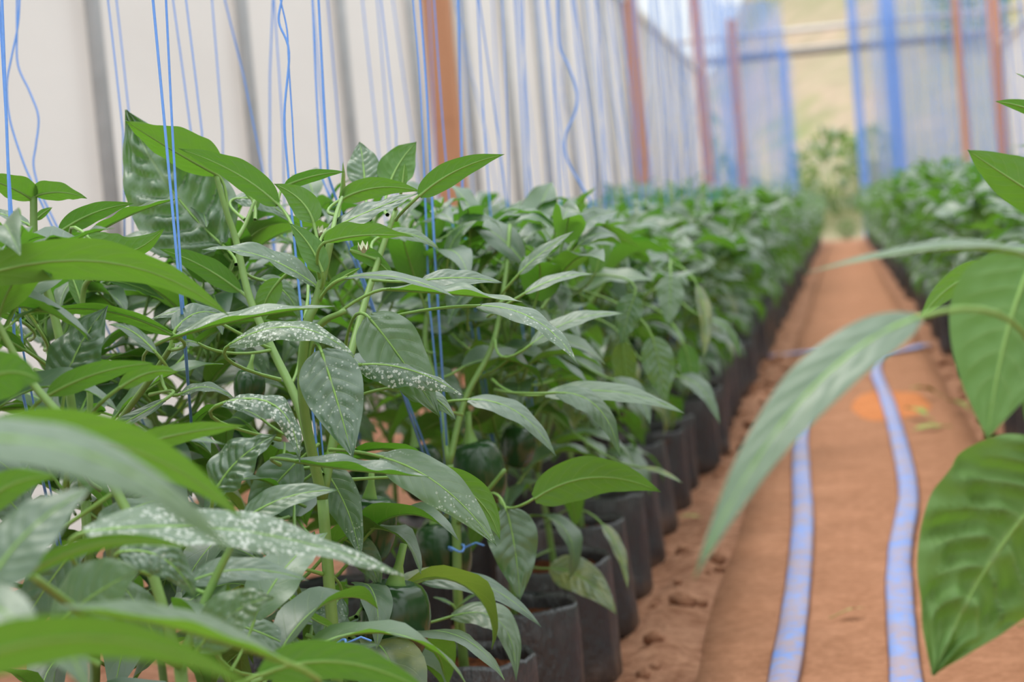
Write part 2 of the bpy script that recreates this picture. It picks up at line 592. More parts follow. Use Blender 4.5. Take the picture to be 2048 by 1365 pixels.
post(WL + 0.04, 11.45, 0.165, 3.7, 'orange brown wooden post by the white sheet wall, the closest and widest')
post(WL + 0.04, 22.9, 0.19, 3.7, 'blurred wooden post midway along the white sheet wall')
post(WL + 0.04, 34.7, 0.18, 5.3, 'slim reddish post where the white sheet ends and blue net begins')
post(WL + 0.13, 45.6, 0.20, 5.3, 'faint reddish post standing within the far blue net side')
post(WR - 0.10, 36.0, 0.20, 5.3, 'dark reddish post beside the pale sheet at the far right')
post(WR - 0.12, 45.6, 0.17, 5.3, 'thin faint post behind blue net, just inside the far right post')

nths = ['nearest', 'second', 'third', 'fourth', 'fifth', 'sixth', 'seventh', 'eighth', 'ninth', 'tenth', 'eleventh', 'twelfth', 'thirteenth', 'fourteenth', 'fifteenth', 'sixteenth', 'seventeenth', 'eighteenth', 'nineteenth', 'twentieth']
for i in range(17):
    y = 2.3 * 3900 / 1500 + i * 1.62
    if abs(y - 11.45) < 0.4 or abs(y - 22.9) < 0.4: y += 0.6
    t = empty('metal_pole', (WL, y, 0), 'grey metal pole against the white sheet wall, %s one counting from the near left' % nths[i], 'pole', 'metal poles on the sheet wall')
    b = MB(); b.tube([(0, 0, -0.02), (0, 0, WTOP)], 0.028, 8); b.obj('tube', M['metal'], t)
    b = MB(); b.box((-0.03, 0.09, WTOP / 2), (0.02, 0.06, WTOP)); b.obj('rail', M['grey_metal'], t, smooth=False)


# ------------------------------------------------------------------ leaves
def prof(t):
    return (t ** 0.54) * ((1 - t) ** 1.06) / 0.5165


def blade(mb, spine, normals, width, nu, fold=0.25, curl=0.0, wave=0.0, quilt=0.0, seed=0, mat=0, rib=0.0018, ribmat=1):
    """leaf blade along a spine: fold = V angle of the halves, curl = edges bent down (-) or up (+)"""
    n = len(spine)
    vs, uvs = [], []
    for i in range(n):
        t = i / (n - 1)
        T = (spine[min(i + 1, n - 1)] - spine[max(i - 1, 0)]).normalized()
        N_ = normals[i] - T * normals[i].dot(T)
        N_.normalize()
        S = T.cross(N_)
        w = width / 2 * prof(min(max(t, 0.012), 0.995))
        for k in range(-nu, nu + 1):
            u = k / nu
            a = abs(u)
            f = fold * (0.6 + 0.4 * sin(pi * t))
            z = w * a * sin(f) + curl * w * a * a
            z += wave * width * a ** 1.6 * sin(t * 17 + (1.3 if u > 0 else 4.0) + seed * 1.7) * sin(pi * t)
            if quilt:
                ph = t * 8.0 - a ** 1.3 * 1.7
                z += quilt * width * (abs(sin(pi * (ph + 0.5))) - 0.5) * min(1, a * 5) * (1 - a ** 4) * sin(pi * min(1, t * 1.1 + 0.05)) ** 0.5
                z += quilt * 0.8 * width * noise.noise(V((u * 4 + seed * 3.1, t * 9, seed)))
            vs.append(spine[i] + S * (w * u * cos(f)) + N_ * z)
            uvs.append((0.5 + 0.5 * u, t))
    r = 2 * nu + 1
    fs = [(i * r + j, i * r + j + 1, (i + 1) * r + j + 1, (i + 1) * r + j) for i in range(n - 1) for j in range(r - 1)]
    mb.add(vs, fs, mat, uvs)
    if rib:
        st = max(1, n // 10)
        idx = list(range(0, n, st))
        pts, rad = [], []
        for i in idx:
            T = (spine[min(i + 1, n - 1)] - spine[max(i - 1, 0)]).normalized()
            N_ = (normals[i] - T * normals[i].dot(T)).normalized()
            t = i / (n - 1)
            pts.append(spine[i] - N_ * rib * 0.35 * (1 - t))
            rad.append(rib * (1 - 0.85 * t))
        mb.tube(pts, rad, 5, ribmat, cap=False)


def leaf_variant(seed, L, lo=False, droop=None, fold=None):
    """a leaf in its own frame: petiole starts at the origin, leaf grows along +Y, upper side +Z"""
    R = random.Random(seed)
    pet = L * R.uniform(0.28, 0.5)
    a0 = R.uniform(0.25, 0.6)
    dr = R.uniform(0.7, 1.7) if droop is None else droop
    tw = R.uniform(-0.5, 0.5)
    n = 7 if lo else 15
    p = V((0, 0, 0))
    pts = [p.copy()]
    for k in range(4):
        a = a0 + 0.1 * k
        p = p + V((0, cos(a), sin(a))) * pet / 4
        pts.append(p.copy())
    sp, nm = [p.copy()], []
    a = a0 + 0.15
    yaw = 0.0
    for k in range(n - 1):
        t = k / (n - 2)
        ang = a - dr * t ** 1.1
        yaw = 0.25 * tw * t
        p = p + V((sin(yaw), cos(yaw) * cos(ang), sin(ang))) * L / (n - 1)
        sp.append(p.copy())
    for k in range(n):
        t = k / (n - 1)
        ang = a - dr * t ** 1.1
        b_ = V((0, -sin(ang), cos(ang)))
        nm.append((b_ + V((tw * (0.3 + t * 0.6), 0, 0))).normalized())
    mb = MB()
    if not lo: mb.tube(pts, [0.0021, 0.0018, 0.0017, 0.0017, 0.0018], 5, 1, cap=False)
    blade(mb, sp, nm, L * R.uniform(0.50, 0.64), 1 if lo else 4, R.uniform(0.15, 0.55) if fold is None else fold, R.uniform(-0.35, 0.15),
          R.uniform(0.02, 0.06), 0.0 if lo else 0.012, seed, 0, 0.0 if lo else 0.0016)
    return mb


VAR = []
for i in range(14):
    mk = 'leaf_spot' if i % 4 == 1 else ('leaf_yellow' if i == 13 else 'leaf')
    VAR.append(leaf_variant(100 + i, 0.13).mesh('leaf', [M[mk], M['stalk']]))
DROOP = []
for i in range(6):
    DROOP.append(leaf_variant(200 + i, 0.135, droop=1.5 + 0.15 * i, fold=0.12 + 0.05 * i).mesh('leaf', [M['leaf_yellow' if i == 5 else 'leaf'], M['stalk']]))
VAR_LO = [leaf_variant(350 + i, 0.135, lo=True, droop=1.6 + 0.2 * i) for i in range(4)] + [leaf_variant(300 + i, 0.13, lo=True) for i in range(10)]


def pick(R, z, az):
    """low leaves hang, upper ones stand out"""
    if z < 0.58 and R.random() < 0.7: return R.choice(DROOP)
    return VAR[R.randrange(13)]


def frame_at(p, out_dir, up_tilt=0.0, roll=0.0):
    y = V(out_dir).normalized()
    z = V((0, 0, 1))
    x = y.cross(z).normalized()
    z = x.cross(y)
    m = Matrix((x, y, z)).transposed().to_4x4()
    return Matrix.Translation(p) @ m @ Matrix.Rotation(roll, 4, 'Y') @ Matrix.Rotation(up_tilt, 4, 'X')


def grow(R, H, spread=0.16, base_z=0.235, dens=1.0):
    """skeleton of a pepper plant around the origin: stem polylines with radii, leaf frames with scale"""
    stems, leaves = [], []
    fork = R.uniform(0.40, 0.48)
    p0, p1 = V((0, 0, base_z - 0.03)), V((R.uniform(-.02, .02), R.uniform(-.02, .02), fork))
    stems.append((smooth_line([p0, (p0 + p1) / 2 + V((R.uniform(-.008, .008), R.uniform(-.008, .008), 0)), p1], 4), 0.0065, 0.0055))
    az = R.uniform(0, 6.28)
    for k in range(R.randint(8, 10)):
        q = p0.lerp(p1, R.uniform(0.6, 1.0))
        az += 2.4
        leaves.append((q, az, R.uniform(-0.7, 0.1), R.uniform(1.0, 1.5)))

    def branch(p, d, ln, r, lvl):
        nonlocal az
        n = 4
        pts = [p.copy()]
        for i in range(n):
            d = (d + V((R.uniform(-.16, .16), R.uniform(-.16, .16), 0.13))).normalized()
            p = p + d * ln / n
            pts.append(p.copy())
            az += 2.2 + R.uniform(-.5, .5)
            if R.random() < dens * 0.97:
                s = R.uniform(0.85, 1.35) * (1.0 if p.z < H * 0.92 else 0.72)
                tilt = R.uniform(-0.45, 0.25) if p.z < H * 0.8 else R.uniform(-0.15, 0.5)
                leaves.append((p.copy(), az, tilt, s))
        stems.append((pts, r, r * 0.72))
        if p.z < H - 0.06 and lvl < 4:
            a = R.uniform(0, 6.28)
            for s in (0, 1):
                dd = (d + V((cos(a + pi * s), sin(a + pi * s), 0)) * 0.55).normalized()
                branch(p, dd, ln * R.uniform(0.72, 0.95), r * 0.75, lvl + 1)
        else:
            for _ in range(3):
                az += 2.1
                leaves.append((p.copy(), az, R.uniform(0.0, 0.7), R.uniform(0.3, 0.65)))

    a = R.uniform(0, 6.28)
    nb = 3
    for k in range(nb):
        dd = V((cos(a + k * 2.09) * spread * 4, sin(a + k * 2.09) * spread * 4, 1)).normalized()
        branch(p1.copy(), dd, (H - fork) * 0.42, 0.0048, 0)
    return stems, leaves


def bag_mesh(seed):
    R = random.Random(seed)
    mb = MB()
    n, hs = 32, [0.0, 0.012, 0.05, 0.10, 0.15, 0.20, 0.243, 0.250, 0.238, 0.215]
    rr = [0.100, 0.108, 0.106, 0.104, 0.103, 0.102, 0.101, 0.0985, 0.096, 0.096]
    vs, fs = [], []
    for i, (h, r) in enumerate(zip(hs, rr)):
        for j in range(n):
            fold_ = 0.03 * noise.noise(V((cos(2 * pi * j / n) * 9, sin(2 * pi * j / n) * 9, seed + h * 1.5)))
            a = 2 * pi * j / n
            c = V((cos(a) * 1.6, sin(a) * 1.6, h * 5 + seed))
            d = 1 + 0.055 * noise.noise(c) + 0.035 * noise.noise(V((cos(a) * 5, sin(a) * 5, h * 7 + seed * 2)))
            d += fold_ + 0.05 * h * 4 * noise.noise(V((seed * 3.3, h * 6, 2)))
            if i <= 2: d += 0.07 * max(0, cos(2 * a + seed)) ** 6
            zz = h + (0.008 * noise.noise(V((cos(a) * 2.5, sin(a) * 2.5, seed))) if i >= 6 else 0)
            vs.append((cos(a) * r * d, sin(a) * r * d, zz))
    for i in range(len(hs) - 1):
        fs += [(i * n + j, i * n + (j + 1) % n, (i + 1) * n + (j + 1) % n, (i + 1) * n + j) for j in range(n)]
    fs.append(tuple(range(n - 1, -1, -1)))
    mb.add(vs, fs)
    return mb.mesh('grow_bag', M['bag'])


def soil_mesh(seed):
    mb = MB()
    vs, fs = [(0, 0, 0.232)], []
    n, rings = 28, 9
    for i in range(1, rings + 1):
        for j in range(n):
            a = 2 * pi * j / n + 0.1 * i
            r = 0.099 * i / rings
            x, y = cos(a) * r, sin(a) * r
            vs.append((x, y, 0.229 + 0.012 * noise.noise(V((x * 40, y * 40, seed))) + 0.006 * noise.noise(V((x * 110, y * 110, seed))) - 0.008 * (i / rings) ** 2))
    fs += [(0, 1 + j, 1 + (j + 1) % n) for j in range(n)]
    for i in range(rings - 1):
        o = 1 + i * n
        fs += [(o + j, o + n + j, o + n + (j + 1) % n, o + (j + 1) % n) for j in range(n)]
    mb.add(vs, fs)
    return mb.mesh('soil', M['soil'])


BAGS = [bag_mesh(s) for s in range(6)]
SOILS = [soil_mesh(s) for s in range(3)]


def pepper_meshes(seed):
    R = random.Random(seed)
    mb = MB()
    n, m = 24, 12
    vs, fs = [], []
    for i in range(m + 1):
        t = i / m
        a = pi * t
        for j in range(n):
            th = 2 * pi * j / n
            lob = 1 + 0.10 * abs(cos(1.5 * th + seed)) ** 0.8 - 0.05
            r = 0.036 * (sin(a) ** 0.62) * (1.08 - 0.3 * t) * lob
            z = 0.044 * cos(a) - 0.010 * math.exp(-(r / 0.012) ** 2) * (1 if t < 0.5 else -1)
            vs.append((cos(th) * r, sin(th) * r, z - 0.044))
    for i in range(m):
        fs += [(i * n + j, (i + 1) * n + j, (i + 1) * n + (j + 1) % n, i * n + (j + 1) % n) for j in range(n)]
    mb.add(vs, fs)
    body = mb.mesh('bell_pepper', M['pepper'])
    mb = MB()
    mb.tube([(0, 0, -0.012), (0, 0, -0.002), (0.002, 0, 0.014), (0.006, 0.002, 0.034)], [0.013, 0.009, 0.0042, 0.0036], 8)
    return body, mb.mesh('calyx', M['stalk'])


PEP = [pepper_meshes(s) for s in range(2)]


def add_pepper(plant, loc, s=1.0, k=0, rot=0.0):
    o = link('bell_pepper', PEP[k % 2][0], plant)
    o.matrix_basis = Matrix.Translation(loc) @ Matrix.Rotation(rot, 4, 'Y') @ Matrix.Rotation(rot * 3 + k, 4, 'Z') @ Matrix.Scale(s, 4)
    c = link('calyx', PEP[k % 2][1], o)
    return o


def add_flower(plant, loc, d):
    mb = MB()
    d = V(d).normalized()
    u = d.orthogonal().normalized()
    w = d.cross(u)
    for k in range(6):
        a = k * pi / 3
        r = u * cos(a) + w * sin(a)
        s = u * -sin(a) + w * cos(a)
        c = V(loc)
        P = [c, c + r * 0.005 + s * 0.0035 + d * 0.004, c + r * 0.006 + d * 0.012, c + r * 0.005 - s * 0.0035 + d * 0.004]
        mb.add(P, [(0, 1, 2, 3)])
    mb.tube([V(loc), V(loc) + d * 0.006], [0.0025, 0.0015], 6)
    mb.obj('flower', M['petal'], plant)


def put_bag(plant, R):
    b = link('grow_bag', R.choice(BAGS), plant)
    b.rotation_euler = (R.uniform(-.05, .05), R.uniform(-.05, .05), R.uniform(0, 6))
    k = R.uniform(0.96, 1.06)
    b.scale = (k, k, R.uniform(0.94, 1.04))
    link('soil', R.choice(SOILS), b)


def put_stems(plant, stems, off=V((0, 0, 0)), n=6):
    mb = MB()
    for pts, r0, r1 in stems:
        k = len(pts)
        mb.tube([p - off for p in pts], [r0 + (r1 - r0) * i / (k - 1) for i in range(k)], n)
    return mb.obj('stem', M['stem'], plant)


def near_plant(x, y, H, seed, label, group, maxz=9, dens=1.0, keep=None, peppers=1):
    R = random.Random(seed)
    t = empty('potted_pepper_plant', (x, y, 0), label, 'pepper plant', group)
    put_bag(t, R)
    stems, leaves = grow(R, H, dens=dens)
    put_stems(t, stems)
    for p, az, tilt, s in leaves:
        if p.z > maxz or (keep and not keep(V((x, y, 0)) + p)): continue
        o = link('leaf', pick(R, p.z, az), t)
        o.matrix_basis = frame_at(p, (cos(az), sin(az), 0), tilt, R.uniform(-.45, .45)) @ Matrix.Scale(s, 4)
    for k in range(peppers):
        a = R.uniform(0, 6.28)
        add_pepper(t, V((cos(a) * 0.06, sin(a) * 0.06, R.uniform(0.40, 0.6))), R.uniform(0.8, 1.1), k, R.uniform(-.3, .3))
    return t


# far plants: six shapes of joined foliage, shared
FAR = []
for s in range(7):
    R = random.Random(900 + s)
    stems, leaves = grow(R, R.uniform(0.80, 0.92))
    mb = MB()
    for p, az, tilt, sc in leaves:
        src = VAR_LO[R.randrange(4)] if p.z < 0.58 else VAR_LO[4 + R.randrange(10)]
        mt = frame_at(p, (cos(az), sin(az), 0), tilt, R.uniform(-.45, .45)) @ Matrix.Scale(sc * 1.05, 4)
        mb.add([mt @ V(q) for q in src.v], src.f, 0, src.uv)
    sm = MB()
    for pts, r0, r1 in stems[:4]:
        sm.tube([pts[0], pts[len(pts) // 2], pts[-1]], [r0, (r0 + r1) / 2, r1], 4)
    FAR.append((mb.mesh('foliage', [M['leaf_far']]), sm.mesh('stem', M['stem'])))


def far_plant(x, y, seed, label, group):
    R = random.Random(seed)
    t = empty('potted_pepper_plant', (x, y, 0), label, 'pepper plant', group)
    k = R.randrange(len(FAR))
    rz, sc = R.uniform(0, 6.28), R.uniform(0.92, 1.08)
    for me, nm in zip(FAR[k], ('foliage', 'stem')):
        o = link(nm, me, t)
        o.rotation_euler = (0, 0, rz)
        o.scale = (sc, sc, sc)
        if nm == 'foliage': o['kind'] = 'stuff'
    put_bag(t, R)


def nth(k):
    return '%d%s' % (k, 'th' if 10 <= k % 100 <= 20 else {1: 'st', 2: 'nd', 3: 'rd'}.get(k % 10, 'th'))



# ------------------------------------------------------------------ the pepper plants close to the camera, leaf by leaf
class Hero:
    def __init__(s, base, label, seed, group=None):
        s.t = empty('potted_pepper_plant', base, label, 'pepper plant', group)
        s.base = V(base)
        s.R = random.Random(seed)
        s.lines = []
        s.k = seed * 13
        put_bag(s.t, s.R)

    def stems(s, lines):
        st = []
        for pts, r0, r1 in lines:
            w = smooth_line([V(p) if isinstance(p, V) else at(*p) for p in pts], 6)
            s.lines += w
            st.append((w, r0, r1))
        put_stems(s.t, st, s.base, 8)

    def leaf(s, b, t, c=None, ratio=0.5, n=(0, .8, .6), fold=.3, curl=-.1, wave=.02, mat='leaf', node=None, quilt=.016, pet=True):
        s.k += 1
        B, T = at(*b), at(*t)
        L = (T - B).length
        if c is None: Mid = (B + T) / 2 + V((0, 0, 0.05 * L))
        else: Mid = at(c[0], c[1], c[2] if len(c) > 2 else (b[2] + t[2]) / 2)
        ctrl = Mid * 2 - (B + T) / 2
        N_ = 54
        sp = bez(B, ctrl, T, N_)
        ln = sum((sp[i + 1] - sp[i]).length for i in range(N_ - 1))
        if isinstance(n[0], tuple): n0, n1 = cdir(n[0]), cdir(n[1])
        else: n0 = n1 = cdir(n)
        nm = []
        for i in range(N_):
            q = i / (N_ - 1)
            T_ = (sp[min(i + 1, N_ - 1)] - sp[max(i - 1, 0)]).normalized()
            v = n0.lerp(n1, q)
            v = v - T_ * v.dot(T_)
            nm.append(v.normalized())
        mb = MB()
        off = s.base
        sp = [p - off for p in sp]
        blade(mb, sp, nm, ln * ratio, 11, fold, curl, wave, quilt, s.k, 0, 0.0019)
        if pet:
            nd = at(*node) if node else min(s.lines, key=lambda p: (p - B + V((0, 0, 0.035))).length)
            d = (nd - B).length
            t0 = (sp[1] - sp[0]).normalized()
            pp = bez(nd - off, B - off - t0 * d * 0.3, B - off + t0 * 0.004, 8)
            mb.tube(pp, [0.0026] + [0.0019] * 6 + [0.0018], 6, 1, cap=False)
        return mb.obj('leaf', [M[mat], M['stalk']], s.t)

    def fill(s, H, seed, maxz, keep=None, dens=1.0, off=(0, 0, 0), stems=False):
        R = random.Random(seed)
        st, leaves = grow(R, H, dens=dens)
        if stems:
            put_stems(s.t, st)
            for q in st: s.lines += [s.base + v for v in q[0]]
        for p, az, tilt, sc in leaves:
            p = p + V(off)
            if p.z > maxz or (keep and not keep(s.base + p)): continue
            o = link('leaf', pick(R, p.z, az), s.t)
            o.matrix_basis = frame_at(p, (cos(az), sin(az), 0), tilt, R.uniform(-.45, .45)) @ Matrix.Scale(sc, 4)


UP, TOP, EDGE, UND, FACE = (0, .85, .5), (0, .7, .7), (0, .97, .2), (0, .6, -.8), (0, .35, .93)

# --- the tall plant in focus
B = Hero((-0.60, 2.10, 0), 'tall sharp pepper plant in focus with pale leaves rising highest above the row', 1)
B.stems([
    ([V((-0.60, 2.10, .22)), (668, 1290, 2.15), (645, 1000, 2.15)], .0075, .0065),
    ([(645, 1000, 2.15), (600, 820, 2.2), (545, 700, 2.25), (499, 595, 2.28), (472, 481, 2.3), (453, 424, 2.3), (432, 350, 2.3)], .006, .0032),
    ([(645, 1000, 2.15), (606, 800, 2.12), (614, 655, 2.1), (629, 612, 2.1), (645, 555, 2.1), (662, 478, 2.1)], .006, .0042),
    ([(645, 1000, 2.15), (690, 760, 2.2), (720, 640, 2.25), (757, 520, 2.3), (792, 420, 2.33)], .0055, .003),
    ([(606, 800, 2.12), (633, 661, 2.1), (690, 622, 2.08)], .004, .003),
    ([(472, 481, 2.3), (490, 450, 2.32), (510, 400, 2.34)], .003, .002),
    ([(662, 478, 2.1), (672, 430, 2.15), (684, 395, 2.2)], .003, .002),
])
B.leaf((445, 490, 2.38), (253, 220, 2.42), (338, 372), .84, ((-.2, .55, .8), (-.35, .5, .8)), .12, -.2, .03, 'leaf', (472, 530, 2.3), .085)
B.leaf((436, 350, 2.3), (251, 242, 2.2), (345, 300), .62, ((.1, .55, -.8), (.1, .6, -.75)), .35, .1, .02, 'leaf', (455, 440, 2.3))
B.leaf((556, 408, 2.2), (357, 297, 2.22), (470, 345), .45, (.2, .6, -.75), .2, -.1, .02, 'leaf', (590, 470, 2.15))
B.leaf((570, 372, 2.22), (690, 344, 2.2), None, .34, (0, .6, -.75), .2, -.1, .02, 'leaf', (556, 410, 2.2))
B.leaf((627, 445, 2.15), (548, 368, 2.15), (600, 400), .72, (-.3, .45, -.85), .2, -.1, .03, 'leaf', (640, 510, 2.13))
B.leaf((468, 398, 2.4), (590, 450, 2.4), (530, 405), .5, TOP, .1, -.2, .03, 'leaf', (490, 440, 2.35), .03)
B.leaf((632, 572, 2.1), (404, 500, 2.1), (520, 512), .42, (0, .88, .45), .45, -.15, .05, 'leaf_spot', (620, 640, 2.1))
B.leaf((480, 582, 2.3), (318, 498, 2.3), (400, 530), .45, UND, .15, -.1, .02, 'leaf', (499, 600, 2.28))
B.leaf((645, 545, 2.08), (579, 447, 2.08), (618, 490), .62, (-.5, .35, -.8), .15, -.1, .02, 'leaf', (640, 580, 2.1))
B.leaf((650, 484, 2.05), (828, 474, 2.0), (730, 470), .40, (0, .75, -.65), .5, .0, .05, 'leaf', (640, 560, 2.1))
B.leaf((655, 462, 2.15), (840, 386, 2.15), (745, 420), .42, (-.1, .75, .65), .15, -.1, .05, 'leaf', (648, 520, 2.1))
B.leaf((680, 400, 2.25), (841, 383, 2.25), (755, 375), .42, (0, .5, -.86), .15, -.1, .02, 'leaf', (672, 430, 2.15))
B.leaf((838, 392, 2.2), (1009, 309, 2.2), (915, 340), .42, (-.2, .5, -.83), .15, -.1, .015, 'leaf', (792, 440, 2.3))
B.leaf((730, 372, 2.42), (719, 284, 2.45), (726, 325), .95, (0, .3, .95), .15, -.2, .03, 'leaf', (740, 440, 2.3), .03)
B.leaf((778, 372, 2.42), (833, 284, 2.45), (800, 325), .9, (.15, .25, -.95), .15, -.2, .03, 'leaf', (775, 430, 2.3), .02)
B.leaf((804, 376, 2.3), (810, 326, 2.3), None, .55, UND, .2, 0, .01, 'leaf', (790, 420, 2.33))
B.leaf((680, 412, 2.25), (686, 322, 2.25), (684, 365), .2, (.8, .2, .5), .9, .3, .04, 'leaf_yellow', (672, 440, 2.15))
B.leaf((655, 578, 2.1), (722, 536, 2.1), None, .4, (.2, .5, -.8), .3, -.1, .02, 'leaf', (632, 605, 2.1))
B.leaf((690, 556, 2.05), (912, 596, 2.0), (800, 556), .30, (0, .93, .35), .3, -.2, .02, 'leaf', (640, 600, 2.1))
B.leaf((843, 562, 2.25), (1006, 566, 2.25), (925, 556), .45, (0, .75, .65), .2, -.1, .03, 'leaf', (745, 560, 2.27))
B.leaf((775, 578, 2.08), (1044, 604, 2.0), (905, 588), .42, (.05, .97, .16), .5, -.15, .05, 'leaf', (633, 661, 2.1))
B.leaf((955, 612, 2.05), (1156, 729, 2.0), (1070, 640), .40, (.3, .8, .5), .2, -.25, .03, 'leaf_spot', (760, 640, 2.2))
B.leaf((736, 633, 2.12), (880, 835, 2.1), (800, 715), .72, (.1, .45, .88), .12, -.15, .02, 'leaf', (690, 700, 2.2), .02)
B.leaf((458, 690, 2.05), (710, 714, 2.02), (590, 655), .40, (.05, .82, .55), .15, -.35, .03, 'leaf_spot2', (560, 760, 2.15))
B.leaf((642, 700, 2.02), (706, 917, 1.98), (672, 795), .76, (0, .35, .93), .12, -.12, .02, 'leaf_spot', (620, 760, 2.12), .025)
B.leaf((717, 730, 2.08), (928, 793, 2.05), (820, 740), .42, (0, .75, .65), -.25, -.5, .06, 'leaf_spot2', (690, 780, 2.2))
B.leaf((800, 775, 2.12), (912, 840, 2.1), (860, 790), .5, (0, .6, .8), -.2, -.2, .05, 'leaf', (700, 800, 2.2))
B.leaf((432, 980, 1.92), (553, 870, 1.92), (480, 918), .9, (-.25, .5, .83), .3, -.2, .06, 'leaf_spot', (560, 1050, 2.1), .04)
B.leaf((447, 806, 1.95), (600, 927, 1.93), (555, 815), .42, ((0, .9, .4), (.5, .4, .75)), .15, -.4, .07, 'leaf_spot2', (560, 880, 2.12), .04)
B.leaf((487, 1040, 1.9), (678, 981, 1.9), (575, 995), .48, (0, .65, .75), .25, -.1, .02, 'leaf', (600, 1100, 2.1), .02)
B.leaf((590, 922, 1.96), (858, 954, 1.93), (725, 942), .42, (0, .98, .12), .5, 0, .04, 'leaf_spot', (560, 930, 2.1))
B.leaf((761, 914, 2.06), (993, 1093, 2.03), (885, 975), .46, (-.3, .7, .65), .12, -.25, .03, 'leaf_spot', (660, 900, 2.15), .015)
B.leaf((845, 955, 2.2), (1000, 1080, 2.2), (945, 990), .5, (-.3, .5, -.8), .2, -.2, .02, 'leaf', (700, 960, 2.2))
B.leaf((640, 930, 2.2), (722, 1118, 2.15), (690, 1010), .5, (-.35, .5, .8), .25, -.2, .03, 'leaf_spot', (645, 950, 2.15))
B.leaf((600, 920, 2.3), (500, 1060, 2.3), (540, 985), .8, FACE, .2, -.2, .03, 'leaf', (625, 900, 2.15))
B.leaf((565, 1178, 2.0), (702, 1262, 1.98), (630, 1240), .4, (.2, .75, -.5), .4, -.1, .03, 'leaf', (650, 1150, 2.15))
B.leaf((680, 1195, 2.2), (640, 1290, 2.15), (655, 1240), .8, FACE, .2, -.2, .04, 'leaf_spot', (660, 1150, 2.15))
B.leaf((690, 1080, 2.3), (760, 1180, 2.3), (735, 1120), .7, FACE, .2, -.2, .04, 'leaf', (655, 1060, 2.15))
B.leaf((430, 640, 2.2), (300, 640, 2.2), (370, 622), .5, (0, .8, .6), .2, -.3, .03, 'leaf_spot', (545, 700, 2.25))
B.leaf((520, 560, 2.35), (600, 640, 2.35), (570, 585), .5, FACE, .2, -.2, .03, 'leaf', (485, 540, 2.3))
B.leaf((560, 560, 2.3), (520, 660, 2.3), (530, 605), .6, (0, .4, -.9), .2, -.2, .03, 'leaf', (610, 640, 2.1))
B.leaf((700, 500, 2.3), (790, 560, 2.3), (750, 520), .5, (0, .5, -.85), .2, -.2, .03, 'leaf', (757, 520, 2.3))
B.leaf((770, 470, 2.4), (880, 500, 2.4), (825, 470), .45, TOP, .2, -.2, .03, 'leaf', (757, 520, 2.3))
B.leaf((400, 690, 2.15), (320, 740, 2.12), (360, 690), .5, (-.2, .8, .5), .2, -.3, .04, 'leaf', (545, 700, 2.25))
B.leaf((510, 420, 2.36), (520, 370, 2.36), None, .45, UND, .3, 0, .02, 'leaf', (510, 440, 2.34))
B.leaf((505, 400, 2.36), (470, 360, 2.36), None, .4, UND, .3, 0, .02, 'leaf', (510, 440, 2.34))
B.fill(0.86, 21, .70, lambda p: p.y > 2.2 and p.x < -.6, 1.0, (-.02, .12, 0))
B.fill(0.80, 22, .62, lambda p: p.y > 2.2 and p.x < -.6, .7, (-.05, .12, 0))
for px, py, d, s, k in ((792, 1160, 2.3, 1.25, 0), (740, 990, 2.35, 1.0, 1), (500, 738, 2.3, .55, 0)):
    add_pepper(B.t, at(px, py, d) - B.base, s, k, .15)
add_flower(B.t, at(727, 505, 2.12) - B.base, cdir((0, .8, .5)))
add_flower(B.t, at(640, 470, 2.4) - B.base, cdir((.3, .6, .6)))

# --- the plant at the left edge, outer row
C = Hero((-0.97, 2.22, 0), 'pepper plant at the far left edge whose top leaf spreads flat under the twines', 2)
C.stems([
    ([V((-0.97, 2.22, .22)), (190, 1350, 2.3), (170, 1000, 2.28)], .0075, .006),
    ([(170, 1000, 2.28), (135, 760, 2.25), (107, 624, 2.25), (91, 572, 2.25), (70, 496, 2.25), (67, 390, 2.25)], .006, .0045),
    ([(170, 1000, 2.28), (180, 800, 2.28), (165, 600, 2.28), (190, 545, 2.25)], .0045, .003),
    ([(170, 1000, 2.28), (230, 860, 2.2), (300, 760, 2.15), (345, 690, 2.1)], .0045, .003),
    ([(91, 572, 2.25), (50, 610, 2.2), (10, 560, 2.2)], .0035, .0025),
])
C.leaf((70, 392, 2.25), (174, 397, 2.2), (120, 384), .55, (0, .7, -.7), .15, 0, .02, 'leaf', (67, 420, 2.25))
C.leaf((66, 400, 2.25), (-45, 352, 2.2), (20, 374), .75, (0, .6, -.75), .2, 0, .02, 'leaf', (67, 430, 2.25))
C.leaf((72, 440, 2.27), (105, 415, 2.27), None, .6, UND, .2, 0, .02, 'leaf', (68, 460, 2.25))
C.leaf((58, 450, 2.28), (-40, 420, 2.28), None, .5, UP, .2, 0, .02, 'leaf', (68, 480, 2.25))
C.leaf((119, 464, 2.2), (268, 407, 2.2), (190, 425), .42, (0, .6, -.78), .15, -.1, .02, 'leaf', (100, 500, 2.25))
C.leaf((180, 472, 2.15), (360, 397, 2.12), (265, 428), .42, (-.05, .95, .2), .5, 0, .04, 'leaf', (165, 500, 2.25))
C.leaf((176, 474, 2.08), (330, 455, 2.05), (250, 505), .52, (0, .6, -.78), .4, .1, .03, 'leaf', (165, 540, 2.26))
C.leaf((345, 668, 2.0), (58, 631, 2.0), (200, 620), .30, (0, .85, -.5), .2, -.3, .02, 'leaf', (345, 700, 2.1))
C.leaf((130, 775, 1.95), (216, 612, 1.97), (158, 695), .95, (-.2, .45, .87), .12, -.15, .03, 'leaf', (170, 880, 2.28), .035)
C.leaf((312, 706, 1.98), (217, 650, 1.98), (262, 662), .38, (0, .7, .6), .2, -.2, .02, 'leaf', (320, 740, 2.1))
C.leaf((343, 676, 2.0), (670, 613, 1.98), (500, 635), .34, (0, .96, .25), .5, -.1, .03, 'leaf_spot', (300, 740, 2.15))
